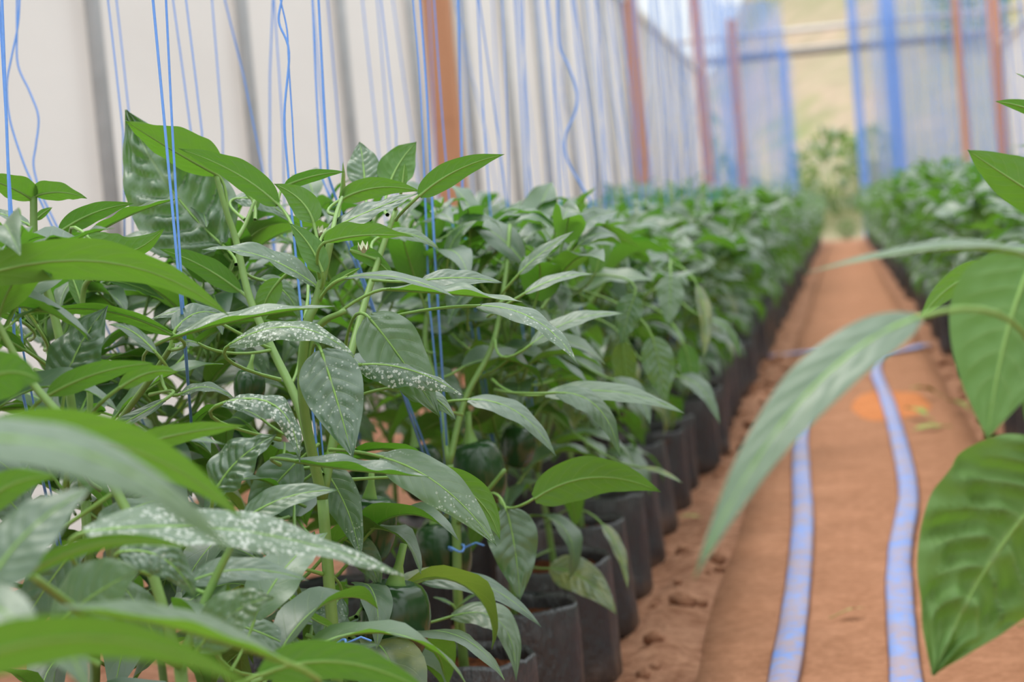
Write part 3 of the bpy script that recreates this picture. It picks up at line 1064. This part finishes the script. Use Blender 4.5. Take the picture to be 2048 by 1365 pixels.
C.leaf((350, 660, 2.1), (460, 640, 2.15), (400, 625), .6, (0, .6, .75), .2, -.2, .03, 'leaf_spot', (340, 700, 2.1))
C.leaf((97, 790, 1.8), (311, 727, 1.78), (200, 745), .34, (0, .6, -.8), .15, -.1, .02, 'leaf', (60, 860, 1.9))
C.leaf((240, 775, 1.82), (356, 746, 1.82), (300, 745), .48, (0, .6, -.8), .2, -.1, .06, 'leaf', (200, 850, 2.0))
C.leaf((240, 900, 1.72), (492, 852, 1.7), (370, 866), .30, (0, .65, -.75), .15, -.1, .02, 'leaf', (200, 980, 1.9))
C.leaf((225, 890, 1.74), (452, 890, 1.74), (330, 872), .34, (0, .9, .4), .2, -.1, .02, 'leaf', (200, 980, 1.9))
C.leaf((147, 862, 1.9), (256, 870, 1.9), (205, 850), .45, UP, .4, -.2, .04, 'leaf_spot', (160, 930, 2.1))
C.leaf((330, 800, 2.05), (180, 870, 2.05), (240, 850), .3, TOP, .3, -.2, .04, 'leaf_spot', (300, 790, 2.15))
C.leaf((360, 790, 2.1), (470, 800, 2.1), (415, 775), .45, UP, .3, -.2, .04, 'leaf_spot', (320, 740, 2.15))
C.leaf((105, 620, 2.25), (20, 570, 2.25), None, .3, UP, .2, -.2, .02, 'leaf', (107, 640, 2.25))
C.leaf((40, 640, 2.1), (-60, 600, 2.1), None, .45, UND, .2, -.2, .02, 'leaf', (60, 680, 2.2))
C.leaf((50, 700, 2.0), (-60, 650, 2.0), None, .5, UND, .2, -.2, .02, 'leaf', (70, 740, 2.2))
C.leaf((75, 655, 2.1), (20, 590, 2.1), None, .3, (-.5, .4, .7), .6, 0, .04, 'leaf_yellow', (90, 700, 2.2))
C.leaf((165, 610, 2.28), (130, 520, 2.3), None, .5, (0, .5, -.85), .3, -.1, .03, 'leaf', (165, 640, 2.28))
C.leaf((215, 560, 2.4), (330, 600, 2.45), None, .5, TOP, .3, -.1, .03, 'leaf', (190, 560, 2.25))
C.fill(0.84, 23, .70, lambda p: p.y > 2.2, 1.0, (0, .1, 0))
C.fill(0.84, 24, .66, lambda p: p.y > 2.1, 1.0, (.05, .02, 0))

# --- the plant in front, low left, half in the blur
Fp = Hero((-0.60, 1.62, 0), 'pepper plant at the lower left with a white speckled leaf reaching right', 3)
Fp.stems([
    ([V((-0.60, 1.62, .22)), (400, 1700, 1.68), (360, 1330, 1.68)], .0075, .006),
    ([(360, 1330, 1.68), (280, 1080, 1.7), (180, 900, 1.72), (60, 760, 1.75), (-30, 600, 1.75)], .0055, .003),
    ([(360, 1330, 1.68), (420, 1180, 1.7), (470, 1080, 1.7)], .005, .003),
    ([(360, 1330, 1.68), (200, 1250, 1.5), (60, 1150, 1.4)], .005, .003),
])
Fp.leaf((-70, 560, 1.72), (458, 632, 1.78), (220, 525), .29, (0, .66, -.74), .15, -.1, .02, 'leaf', (-40, 620, 1.75))
Fp.leaf((170, 1065, 1.5), (818, 1157, 1.62), (500, 1065), .30, (.05, .82, .5), .25, -.2, .03, 'leaf_spot2', (200, 1180, 1.6))
Fp.leaf((560, 1320, 1.3), (106, 1214, 1.2), (330, 1252), .36, (0, .95, .25), .5, 0, .02, 'leaf', (420, 1400, 1.6))
Fp.leaf((395, 1300, 1.62), (548, 1196, 1.6), (470, 1225), .8, (.1, .6, .78), .2, -.2, .03, 'leaf_spot', (380, 1330, 1.68), .03)
Fp.leaf((378, 1165, 1.72), (617, 1162, 1.72), (490, 1140), .42, (0, .75, .65), .2, -.1, .03, 'leaf_spot', (420, 1190, 1.7))
Fp.leaf((240, 1105, 1.62), (394, 1204, 1.62), (330, 1120), .62, (0, .6, .8), .2, -.2, .05, 'leaf_spot', (300, 1150, 1.68), .035)
Fp.leaf((520, 1350, 1.5), (870, 1395, 1.5), (690, 1325), .42, (0, .5, -.85), .15, -.1, .02, 'leaf', (440, 1390, 1.66))
Fp.leaf((100, 1260, 1.5), (280, 1140, 1.45), (190, 1190), .9, (-.1, .5, .85), .15, -.2, .02, 'leaf', (200, 1330, 1.5))
Fp.leaf((-70, 790, 1.5), (85, 765, 1.48), (10, 745), .9, (0, .5, -.86), .15, -.1, .02, 'leaf', (-60, 850, 1.6))
Fp.leaf((200, 1050, 1.7), (330, 1000, 1.75), None, .6, TOP, .2, -.2, .03, 'leaf', (250, 1040, 1.7))
Fp.leaf((320, 1290, 1.75), (230, 1150, 1.75), None, .7, TOP, .2, -.2, .03, 'leaf', (340, 1290, 1.68))
Fp.leaf((470, 1250, 1.85), (640, 1330, 1.85), None, .5, TOP, .2, -.2, .03, 'leaf_spot', (400, 1290, 1.68))
Fp.leaf((600, 1330, 1.9), (760, 1290, 1.9), None, .4, UP, .2, -.2, .03, 'leaf_spot', (420, 1290, 1.68))
Fp.fill(0.70, 25, .48, lambda p: p.y > 1.66, 1.0, (0, .08, 0))

# --- the nearest plant, out of frame but for its blurred leaves
D = Hero((-0.58, 1.12, 0), 'nearest left plant, seen only as big blurred leaves in the lower left corner', 4)
D.stems([
    ([V((-0.58, 1.12, .22)), (-300, 1700, 1.2), (-260, 1300, 1.2)], .0075, .006),
    ([(-260, 1300, 1.2), (-200, 1000, 1.2), (-160, 800, 1.2)], .005, .003),
    ([(-260, 1300, 1.2), (-150, 1250, 1.1), (-100, 1300, 1.0)], .004, .003),
])
D.leaf((-130, 880, .94), (480, 1125, 1.03), (215, 925), .34, (.1, .82, .55), .1, -.15, .01, 'leaf', (-190, 950, 1.2))
D.leaf((-60, 880, 1.3), (486, 1040, 1.34), (240, 890), .36, (.15, .62, -.76), .1, -.1, .01, 'leaf', (-190, 980, 1.2))
D.leaf((-30, 1180, 1.25), (185, 975, 1.28), (60, 1060), .75, (-.25, .55, .8), .15, -.15, .02, 'leaf', (-200, 1250, 1.2))
D.leaf((25, 1165, 1.3), (400, 1105, 1.35), (210, 1085), .2, (0, .7, -.7), .15, -.1, .01, 'leaf', (-150, 1280, 1.15))
D.leaf((-150, 1360, .98), (520, 1385, 1.0), (190, 1275), .36, (.05, .75, -.66), .1, -.1, .01, 'leaf', (-180, 1350, 1.1))
D.leaf((-120, 1230, 1.1), (80, 1320, 1.05), (0, 1220), .5, TOP, .1, -.1, .01, 'leaf', (-200, 1280, 1.2))
D.leaf((60, 1290, 1.22), (180, 1400, 1.2), (130, 1300), .6, TOP, .1, -.1, .01, 'leaf', (-150, 1300, 1.15))

# --- the plant leaning in from the right edge
E = Hero((0.50, 1.62, 0), 'right edge pepper plant whose big blurred leaves hang across the path', 5)
E.stems([
    ([V((0.50, 1.62, .22)), (2330, 1450, 1.6), (2160, 1050, 1.55)], .0075, .006),
    ([(2160, 1050, 1.55), (2110, 800, 1.5), (2075, 690, 1.4), (2060, 560, 1.4)], .0055, .0035),
    ([(2160, 1050, 1.55), (2170, 700, 1.75), (2140, 420, 1.9), (2100, 220, 1.95)], .0055, .003),
])
E.leaf((1838, 634, 1.18), (1388, 1160, 1.12), (1598, 806), .25, (-.35, .55, .75), .18, -.1, .01, 'leaf', (2062, 690, 1.35))
E.leaf((2150, 925, 1.5), (1866, 1352, 1.47), (1990, 1110), .95, ((.15, .2, -.95), (.2, .2, -.95)), .25, 0, .02, 'leaf_pale', (2150, 990, 1.55), .085)
E.leaf((2065, 520, 1.4), (1975, 880, 1.36), (2010, 680), .9, (.2, .25, -.95), .1, -.1, .01, 'leaf', (2062, 580, 1.4))
E.leaf((1992, 535, 1.72), (1838, 642, 1.7), (1905, 570), .42, (.1, .5, -.86), .15, -.1, .015, 'leaf', (2080, 600, 1.6))
E.leaf((2060, 510, 1.28), (1608, 547, 1.25), (1880, 497), .22, (0, .96, .28), .35, -.1, .01, 'leaf', (2085, 620, 1.4))
E.leaf((2130, 425, 1.9), (1935, 300, 1.88), (2025, 360), .62, (.2, .45, -.87), .25, .1, .02, 'leaf', (2150, 480, 1.85))
E.leaf((2100, 235, 1.95), (1990, 203, 1.95), None, .4, UND, .2, 0, .01, 'leaf', (2110, 260, 1.93))
E.leaf((2100, 190, 2.0), (2030, 146, 2.0), None, .3, UP, .2, 0, .01, 'leaf', (2100, 230, 1.95))
E.leaf((2120, 530, 1.5), (1975, 500, 1.5), (2050, 500), .4, UP, .2, 0, .01, 'leaf', (2130, 600, 1.55))
E.leaf((2160, 600, 1.4), (2060, 880, 1.38), (2110, 720), .8, (.1, .3, -.95), .1, 0, .01, 'leaf', (2075, 690, 1.4))
E.fill(0.74, 26, .74, lambda p: p.x > 0.42, 1.0, (.1, .15, 0), True)

# --- the plant with its bag and soil in view
G = Hero((-0.585, 2.72, 0), 'pepper plant whose stem base and crumbly soil show at the bottom of the photo', 6)
G.stems([
    ([V((-0.585, 2.72, .22)), (916, 1200, 2.76), (912, 1050, 2.76), (898, 930, 2.76)], .0075, .006),
    ([(898, 930, 2.76), (930, 800, 2.78), (985, 690, 2.8), (1010, 560, 2.85), (1020, 450, 2.9)], .005, .003),
    ([(898, 930, 2.76), (880, 800, 2.8), (850, 680, 2.85), (870, 560, 2.9), (900, 470, 2.95)], .005, .003),
    ([(912, 1050, 2.76), (960, 1000, 2.72), (1010, 940, 2.7)], .004, .003),
])
G.leaf((936, 800, 2.45), (1112, 914, 2.42), (1035, 825), .44, (.2, .82, .5), .2, -.25, .02, 'leaf', (925, 830, 2.75))
G.leaf((1012, 1018, 2.6), (1040, 1202, 2.58), (1030, 1100), .8, (.1, .3, .94), .2, -.25, .04, 'leaf', (960, 1000, 2.72))
G.leaf((1068, 998, 2.55), (1322, 985, 2.6), (1190, 955), .52, (0, .45, -.88), .12, -.1, .02, 'leaf', (1000, 1000, 2.7))
G.leaf((844, 1163, 2.45), (1083, 1255, 2.42), (965, 1170), .34, (.1, .8, .55), .15, -.25, .02, 'leaf', (712, 1235, 2.2))
G.leaf((902, 1234, 2.5), (1032, 1363, 2.45), (1000, 1245), .46, ((.1, .8, .55), (.5, .4, .75)), .25, -.2, .03, 'leaf', (760, 1265, 2.3))
G.leaf((1111, 786, 2.6), (1240, 916, 2.6), (1195, 815), .5, (.3, .7, .6), .2, -.3, .02, 'leaf', (990, 780, 2.78))
G.leaf((1090, 790, 2.65), (1370, 828, 2.65), (1235, 785), .32, (0, .8, .6), .2, -.2, .02, 'leaf', (985, 760, 2.78))
G.leaf((1038, 548, 2.6), (1148, 462, 2.6), (1085, 505), .4, (-.45, .55, .7), .2, -.1, .02, 'leaf', (1010, 600, 2.84))
G.leaf((896, 515, 2.75), (957, 440, 2.75), (915, 470), .5, (-.5, .4, .75), .2, -.1, .02, 'leaf', (880, 560, 2.9))
G.leaf((1050, 587, 2.5), (1188, 549, 2.5), (1120, 556), .4, UP, .2, -.1, .02, 'leaf', (1005, 620, 2.82))
G.leaf((1062, 690, 2.6), (1250, 628, 2.6), (1150, 640), .4, UP, .2, -.1, .02, 'leaf', (990, 680, 2.8))
G.leaf((900, 1010, 2.9), (850, 1120, 2.9), None, .5, FACE, .2, -.1, .02, 'leaf_yellow', (905, 1000, 2.76))
G.leaf((920, 1210, 2.72), (965, 1185, 2.7), None, .4, UP, .2, -.1, .02, 'leaf', (914, 1260, 2.76))
G.leaf((905, 1210, 2.74), (865, 1195, 2.74), None, .4, UP, .2, -.1, .02, 'leaf', (914, 1250, 2.76))
G.leaf((760, 1320, 2.5), (860, 1310, 2.45), None, .35, UP, .2, -.1, .02, 'leaf', (914, 1260, 2.76))
G.fill(0.86, 27, 2.0, lambda p: p.z > .62 and p.y > 2.7, 1.0, (0, .06, 0), False)
for px, py, d, s, k in ((872, 1040, 2.8, 1.15, 1), (940, 880, 2.85, 1.2, 0), (830, 890, 2.9, 1.0, 1)):
    add_pepper(G.t, at(px, py, d) - G.base, s, k, -.15)

# --- the plant behind it, with leaves hanging down over its leaning bag
H = Hero((-0.58, 3.58, 0), 'pepper plant with yellowing leaves hanging over a bag in the middle of the left row', 7)
H.fill(0.80, 31, 2.0, lambda p: p.z > .42, 1.0, (0, 0, 0), True)
H.leaf((1099, 1138, 3.35), (1234, 1231, 3.3), (1170, 1160), .62, (0, .45, .9), .1, -.1, .02, 'leaf_yellow')
H.leaf((1206, 1050, 3.4), (1256, 1180, 3.35), (1238, 1105), .32, (.5, .3, .8), .3, -.1, .03, 'leaf_yellow')
H.leaf((1270, 590, 3.3), (1244, 690, 3.3), (1255, 635), .75, FACE, .12, -.1, .03, 'leaf')
H.leaf((1305, 675, 3.3), (1332, 808, 3.3), (1320, 740), .7, FACE, .12, -.15, .03, 'leaf')
H.leaf((1245, 685, 3.35), (1258, 800, 3.35), (1250, 740), .62, (.1, .3, -.95), .12, -.1, .03, 'leaf_yellow')
H.leaf((1190, 545, 3.2), (1213, 425, 3.2), (1205, 485), .5, (-.2, .3, -.9), .2, -.1, .03, 'leaf')
H.leaf((1275, 935, 3.3), (1366, 968, 3.2), None, .2, UP, .3, -.1, .02, 'leaf_yellow')
H.leaf((1225, 760, 3.3), (1300, 850, 3.25), (1275, 790), .55, (.3, .5, .8), .15, -.2, .02, 'leaf')
I = Hero((-0.585, 4.0, 0), 'pepper plant with one long yellow leaf hanging towards the path', 8)
I.fill(0.80, 32, 2.0, lambda p: p.z > .40, 1.0, (0, 0, 0), True)
I.leaf((1341, 552, 3.75), (1337, 652, 3.72), (1340, 600), .75, FACE, .12, -.1, .03, 'leaf')
I.leaf((1395, 572, 3.8), (1406, 722, 3.75), (1410, 640), .30, (.4, .2, .9), .3, -.1, .03, 'leaf_yellow')
I.leaf((1368, 690, 3.7), (1386, 785, 3.7), (1380, 735), .6, (.1, .3, -.95), .12, -.1, .03, 'leaf')
I.leaf((1360, 755, 3.7), (1440, 850, 3.65), (1405, 780), .42, (.2, .5, .85), .2, -.1, .03, 'leaf')
I.leaf((1310, 580, 3.8), (1400, 540, 3.8), None, .4, UP, .3, -.1, .03, 'leaf')
I.leaf((1420, 640, 3.8), (1480, 720, 3.8), (1460, 665), .35, (.3, .5, .8), .2, -.1, .03, 'leaf')

D.leaf((-70, 1040, 1.4), (115, 955, 1.4), (20, 970), .55, (0, .6, -.75), .15, -.1, .01, 'leaf', (-200, 1050, 1.2))
Fp.leaf((-40, 1140, 1.8), (120, 1010, 1.8), None, .7, TOP, .15, -.1, .02, 'leaf_spot')
Fp.leaf((60, 1050, 1.85), (-60, 930, 1.85), None, .7, TOP, .15, -.1, .02, 'leaf')
Fp.leaf((110, 960, 1.9), (10, 830, 1.9), None, .6, UND, .15, -.1, .02, 'leaf')
Fp.leaf((150, 1100, 1.8), (20, 1300, 1.8), None, .6, FACE, .15, -.1, .02, 'leaf')
Fp.leaf((220, 1180, 1.85), (140, 1340, 1.85), None, .7, FACE, .15, -.1, .02, 'leaf')
# ------------------------------------------------------------------ the rest of the rows
rows = [('left row beside the path', -0.59, 3.15, 43.0, 50), ('left row by the sheet wall', -0.95, 1.30, 22.0, 70),
        ('right row beside the path', 0.60, 2.10, 43.0, 90), ('outer right row', 0.97, 2.5, 22.0, 110)]
for rn, x, y0, y1, seed in rows:
    y, k = y0, 0
    while y < y1:
        k += 1
        R = random.Random(seed * 100 + k)
        px_, py_ = x + R.uniform(-.025, .025), y + R.uniform(-.03, .03)
        nm = '%s pepper plant from the near end of the %s' % (nth(k), rn)
        if y < 9.0:
            if not ('sheet wall' in rn and abs(y - 2.22) < 0.25) and not (x == -0.59 and 3.4 < y < 4.2):
                near_plant(px_, py_, R.uniform(0.74, 0.86), seed * 100 + k, nm, 'potted peppers in the rows', peppers=1 if 'left' in rn else 0)
        else:
            far_plant(px_, py_, seed * 100 + k, nm, 'potted peppers in the rows')
        y += 0.42 if y < 12 else 0.50

# two low yellowing hangers on the third bag
# ------------------------------------------------------------------ hoses on the path
def hose(name, pts, w, label, seed):
    P = smooth_line(pts, 6)
    mb = MB()
    vs, fs = [], []
    sec = [(-1, .0), (-.82, .62), (-.3, 1), (.3, 1), (.82, .62), (1, .0), (.6, -.5), (-.6, -.5)]
    n = len(sec)
    for i, p in enumerate(P):
        T = (P[min(i + 1, len(P) - 1)] - P[max(i - 1, 0)]).normalized()
        S = T.cross(V((0, 0, 1))).normalized()
        ww = w / 2 * (1 + 0.10 * noise.noise(V((i * 0.35, seed, 0))))
        hh = 0.007 * (1 + 0.5 * noise.noise(V((i * 0.3, seed, 5))))
        for a, b_ in sec:
            vs.append(p + S * a * ww + V((0, 0, 0.021 + b_ * hh)))
    fs = [(i * n + j, (i + 1) * n + j, (i + 1) * n + (j + 1) % n, i * n + (j + 1) % n) for i in range(len(P) - 1) for j in range(n)]
    fs += [tuple(range(n)), tuple((len(P) - 1) * n + j for j in range(n - 1, -1, -1))]
    mb.add(vs, fs)
    return tag(mb.obj(name, M['hose']), label, 'hose')


def ground(px, py):
    a = at(px, py, 1.0) - V((0, 0, CAM_Z))
    k = -CAM_Z / a.z
    return V((a.x * k, a.y * k, 0))


hose('water_hose', [ground(1545, 1480)] + [ground(*p) for p in ((1572, 1365), (1596, 1200), (1607, 1050), (1603, 950), (1604, 860), (1628, 780), (1650, 715))], 0.058,
     'flat blue soil-stained water hose along the middle of the path', 1)
hose('water_hose', [ground(1825, 1480)] + [ground(*p) for p in ((1812, 1365), (1800, 1200), (1802, 1110), (1818, 1000), (1800, 900), (1775, 810), (1752, 750), (1758, 715))], 0.058,
     'flat blue soil-stained water hose winding along the right of the path', 2)
hose('water_hose', [ground(*p) for p in ((1540, 722), (1590, 714), (1680, 711), (1770, 714), (1850, 698))], 0.11,
     'blue hose lying straight across the path where the other two end', 3)


def fallen(px, py, L, mat, label, rz, seed):
    mb = leaf_variant(seed, L, droop=0.5, fold=0.25)
    p = ground(px, py)
    o = mb.obj('fallen_leaf', [M[mat], M[mat]])
    tag(o, label, 'leaf', 'leaves fallen on the soil')
    o.matrix_world = Matrix.Translation(p + V((0, 0, 0.016))) @ Matrix.Rotation(rz, 4, 'Z') @ Matrix.Rotation(-0.25, 4, 'X')


fallen(1660, 1252, .055, 'dead', 'small dry curled leaf lying between the two hoses', -1.5, 501)
for i, (px, py, L, m, lb) in enumerate(((1870, 850, .14, 'wilted', 'wilted yellow-green leaf beside the right bags, farther one'), (1905, 862, .12, 'wilted', 'wilted green leaf beside the right bags, nearer one'),
                                 (1925, 790, .10, 'dead', 'small wilted leaf close against the right bags'), (1345, 1050, .07, 'dead', 'dry brown leaf on the soil ridge by the left bags'),
                                 (1450, 810, .10, 'wilted', 'pale fallen leaf by the far left bags'), (1950, 835, .12, 'wilted', 'limp green leaf touching the right bags'), (1890, 800, .12, 'wilted', 'pale green leaf behind the other wilted leaves on the right'), (1965, 880, .10, 'dead', 'dry leaf at the foot of the closest visible right bag'), (2035, 1270, .08, 'dead', 'dry leaf at the lower right edge of the path'))):
    fallen(px, py, L, m, lb, i * 1.3 + 0.6, 510 + i)

# patch of direct sun, painted as a thin brighter soil layer beside the right hose
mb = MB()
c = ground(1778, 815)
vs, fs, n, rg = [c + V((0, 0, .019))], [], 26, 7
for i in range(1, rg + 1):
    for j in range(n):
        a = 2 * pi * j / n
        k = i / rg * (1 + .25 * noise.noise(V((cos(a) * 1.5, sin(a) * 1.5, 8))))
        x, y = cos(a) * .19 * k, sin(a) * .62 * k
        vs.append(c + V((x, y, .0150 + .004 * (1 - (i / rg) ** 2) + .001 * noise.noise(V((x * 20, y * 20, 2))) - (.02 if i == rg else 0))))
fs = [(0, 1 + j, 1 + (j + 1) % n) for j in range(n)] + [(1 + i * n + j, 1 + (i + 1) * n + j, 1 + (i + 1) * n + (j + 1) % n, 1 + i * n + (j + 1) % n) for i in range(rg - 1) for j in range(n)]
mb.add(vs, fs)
tag(mb.obj('sun_patch', M['sunlit']), 'patch of sunlight painted in bright orange on the soil beside the right hose', 'soil')

# crumbs of earth along the left edge of the path
R = random.Random(77)
mb = MB()
for i in range(150):
    y = R.uniform(2.6, 11.0)
    x = R.uniform(-0.48, -0.345) if i % 3 else R.uniform(0.40, 0.5)
    r = R.uniform(.006, .028)
    c = V((x, y, floor_z(x, y) + r * .3))
    vs = []
    for a in range(4):
        for j in range(6):
            th, ph = 2 * pi * j / 6, pi * (a + .5) / 4
            q = V((sin(ph) * cos(th), sin(ph) * sin(th), cos(ph) * .7))
            vs.append(c + q * r * (1 + .4 * noise.noise(q * 2 + V((i, 0, 0)))))
    fs = [(a * 6 + j, (a + 1) * 6 + j, (a + 1) * 6 + (j + 1) % 6, a * 6 + (j + 1) % 6) for a in range(3) for j in range(6)] + [tuple(range(6)), tuple(range(23, 17, -1))]
    mb.add(vs, fs)
tag(mb.obj('soil_crumbs', M['earth']), 'crumbs of red earth strewn along the edges of the path', 'soil', kind='stuff')

# ------------------------------------------------------------------ twines
TW = [0]


def twine(pts, label, r=0.0014, group='blue support twines', knot=None):
    mb = MB()
    mb.tube(pts, r, 5)
    o = mb.obj('support_twine', M['twine'])
    tag(o, label, 'twine', group)
    if knot is not None:
        mb = MB()
        ring = [knot + V((cos(a) * .011, sin(a) * .011, .004 * sin(2 * a))) for a in [2 * pi * i / 12 for i in range(13)]]
        mb.tube(ring, .0016, 5)
        mb.tube([knot + V((.010, 0, 0)), knot + V((.028, .004, .006)), knot + V((.04, .0, .002))], .0014, 5)
        mb.obj('knot', M['twine'], o)
    return o


def twine_px(pts, d, label, r=0.0014, ztop=3.0, foot=None, knot=None):
    W_ = [at(p[0], p[1], p[2] if len(p) > 2 else d) for p in pts]
    if len(W_) > 2: W_ = smooth_line(W_, 6)
    a = W_[0]
    s = (a - W_[1])
    s = V((s.x / max(s.z, .05), s.y / max(s.z, .05), 1)) if len(W_) == 2 else V((0, 0, 1))
    top = a + s * (ztop - a.z)
    W_ = [top] + W_
    if foot: W_.append(V(foot))
    return twine(W_, label, r, knot=knot)


twine_px([(4, 0), (18, 380), (30, 720)], 2.05, 'thick blue twine hanging closest to the left edge of the photo', .0017, foot=(-.93, 2.17, .42))
twine_px([(-2, 0), (22, 400), (46, 700)], 2.06, 'thin blue twine crossing the thick one at the left edge', .0012, foot=(-.93, 2.17, .43))
twine_px([(306, 0), (334, 300), (362, 606)], 2.1, 'sharp blue twine before the tallest leaf, left one of the pair', .0016, foot=at(384, 860, 2.3), knot=at(672, 1290, 2.13))
twine_px([(332, 0), (347, 300), (366, 608)], 2.12, 'sharp blue twine before the tallest leaf, right one of the pair', .0014, foot=at(382, 850, 2.3))
twine_px([(563, 0), (558, 45), (578, 105), (569, 230), (577, 355), (600, 600)], 2.35, 'blue twine that twists around its partner over the tall plant, left strand', .0015, foot=(-.60, 2.12, .5))
twine_px([(561, 0), (574, 60), (577, 120), (584, 230), (592, 355), (620, 600)], 2.36, 'blue twine twisted with its partner over the tall plant, right strand', .0011, foot=(-.60, 2.13, .5))
twine_px([(637, 0), (646, 170), (656, 350)], 2.5, 'blue twine hanging behind the middle of the tall plant', .0017, foot=(-.59, 2.7, .46))
twine_px([(625, 0), (632, 170), (642, 350)], 2.8, 'faint blue twine close left of the sharper middle twine', .0015, foot=(-.59, 2.74, .46))
twine_px([(840, 0), (854, 200), (868, 480)], 2.7, 'blue twine left of the closest wooden post', .0017, foot=(-.585, 2.72, .42), knot=at(913, 1098, 2.75))
twine_px([(826, 0), (842, 200), (858, 600)], 2.75, 'thin blue twine paired with the one left of the closest post', .0013, foot=(-.585, 2.72, .43))
twine_px([(916, 0), (921, 200), (926, 440)], 3.1, 'blue twine running down the right edge of the closest post', .002, foot=(-.59, 3.15, .42))
twine_px([(868, 0), (882, 200), (900, 420)], 3.15, 'thin blue twine crossing in front of the closest wooden post', .0013, foot=(-.59, 3.16, .42))
twine_px([(955, 0), (965, 200), (981, 430)], 3.4, 'blue twine hanging just right of the closest post', .0015, foot=(-.59, 3.57, .42))
twine_px([(40, -20), (36, 50), (22, 120), (14, 170), (20, 240), (45, 320), (66, 370)], 2.75, 'loose pale blue twine sagging in a wavy line near the left edge', .0015, foot=(-.95, 2.7, .42))
twine_px([(34, -20), (34, 60), (36, 130), (60, 185), (77, 235), (72, 290), (67, 330), (78, 380)], 2.85, 'loose pale blue twine bulging right near the left edge', .0015, foot=(-.95, 2.75, .42))
twine_px([(1114, -20), (1119, 90), (1136, 130), (1153, 185), (1150, 225), (1132, 268), (1132, 310), (1150, 350), (1180, 400)], 3.9, 'slack blue twine curling in a bow right of the closest post', .0024, foot=(-.59, 4.0, .42))
for i, (xa, xb, d) in enumerate(((216, 246, 2.9), (233, 262, 3.1), (346, 382, 3.0), (372, 404, 2.95), (424, 445, 3.2), (548, 566, 3.3), (762, 792, 3.4), (1004, 1016, 3.6), (1040, 1056, 4.1))):
    twine_px([(xa, 0), ((xa + xb) / 2, 130), (xb, 265)], d, 'pale blurred twine against the white sheet wall, %s of these from the left' % nths[i].replace('nearest', 'first'), .0013, foot=at(xb + 6, 600, d + .02))

for rn, x, y0, y1, step in (('inner left row', -0.59, 3.57, 30, .42), ('outer left row', -0.95, 3.2, 20, .44), ('inner right row', 0.60, 6.0, 30, .45), ('outer right row', .97, 7.0, 20, .5)):
    y, k = y0, 0
    while y < y1:
        for side in ('left', 'right'):
            R = random.Random(int(y * 1000) + len(rn) + len(side))
            if R.random() < (.9 if y < 14 else .55):
                dx = -.05 if side == 'left' else .05
                xa, ya = x + dx * R.uniform(.6, 1.6), y + R.uniform(-.1, .1)
                b_ = R.uniform(-.03, .03) if R.random() < .25 else 0
                pts = [V((xa, ya, 3.0)), V((xa * .7 + x * .3 + b_, ya * .7 + y * .3, 1.7)), V((xa * .35 + x * .65 - b_, y, 1.0)), V((x, y, .42))]
                twine(smooth_line(pts, 4), '%s strand of blue twine over the %s plant place of the %s' % (side, nth(k + 1), rn), .0015)
        k += 1
        y += step

# ------------------------------------------------------------------ shrubs on the slope outside the far opening
R = random.Random(5)
for i, (x, y, s, lb) in enumerate(((0.1, 47.3, .28, 'low green weeds right at the far end of the path'), (-1.3, 49, 1.0, 'green bush outside the far opening, low at its left'), (-.2, 52, 1.3, 'green bush outside the far opening, at its middle'), (-3.4, 50, 1.6, 'bush behind the far left blue net, lower'),
                                   (.9, 54, .8, 'small bush outside the right side of the far opening'), (-5.0, 56, 2.0, 'big bush behind the far left blue net, upper'), (4.5, 64, 1.6, 'bush on the slope behind the right far wall'))):
    mb = MB()
    for k in range(300):
        d = V((R.gauss(0, 1), R.gauss(0, 1), R.gauss(0, 1))).normalized() * R.uniform(.5, 1) ** .5
        c = V((d.x * s * .7, d.y * s * .7, s * .75 + d.z * s * .75))
        m_ = frame_at(c, (d.x, d.y, d.z * .3 + R.uniform(-.5, .5)), R.uniform(-.6, .6), R.uniform(-1, 1)) @ Matrix.Scale(s * 2.2 * R.uniform(.6, 1.2), 4)
        src = VAR_LO[k % 10]
        mb.add([m_ @ V(q) for q in src.v], src.f, 0, src.uv)
    t = empty('bush', (x, y, hill_z(x, y) if y > 50 else 0), lb, 'bush', 'bushes on the slope outside')
    tag(mb.obj('foliage', M['bush'], t), kind='stuff')
    b = MB()
    for k in range(4):
        a = k * 1.6
        b.tube([(0, 0, -.1), (cos(a) * s * .15, sin(a) * s * .15, s * .5), (cos(a) * s * .4, sin(a) * s * .4, s * 1.0)], [.03, .02, .008], 5)
    b.obj('stem', M['stem'], t)
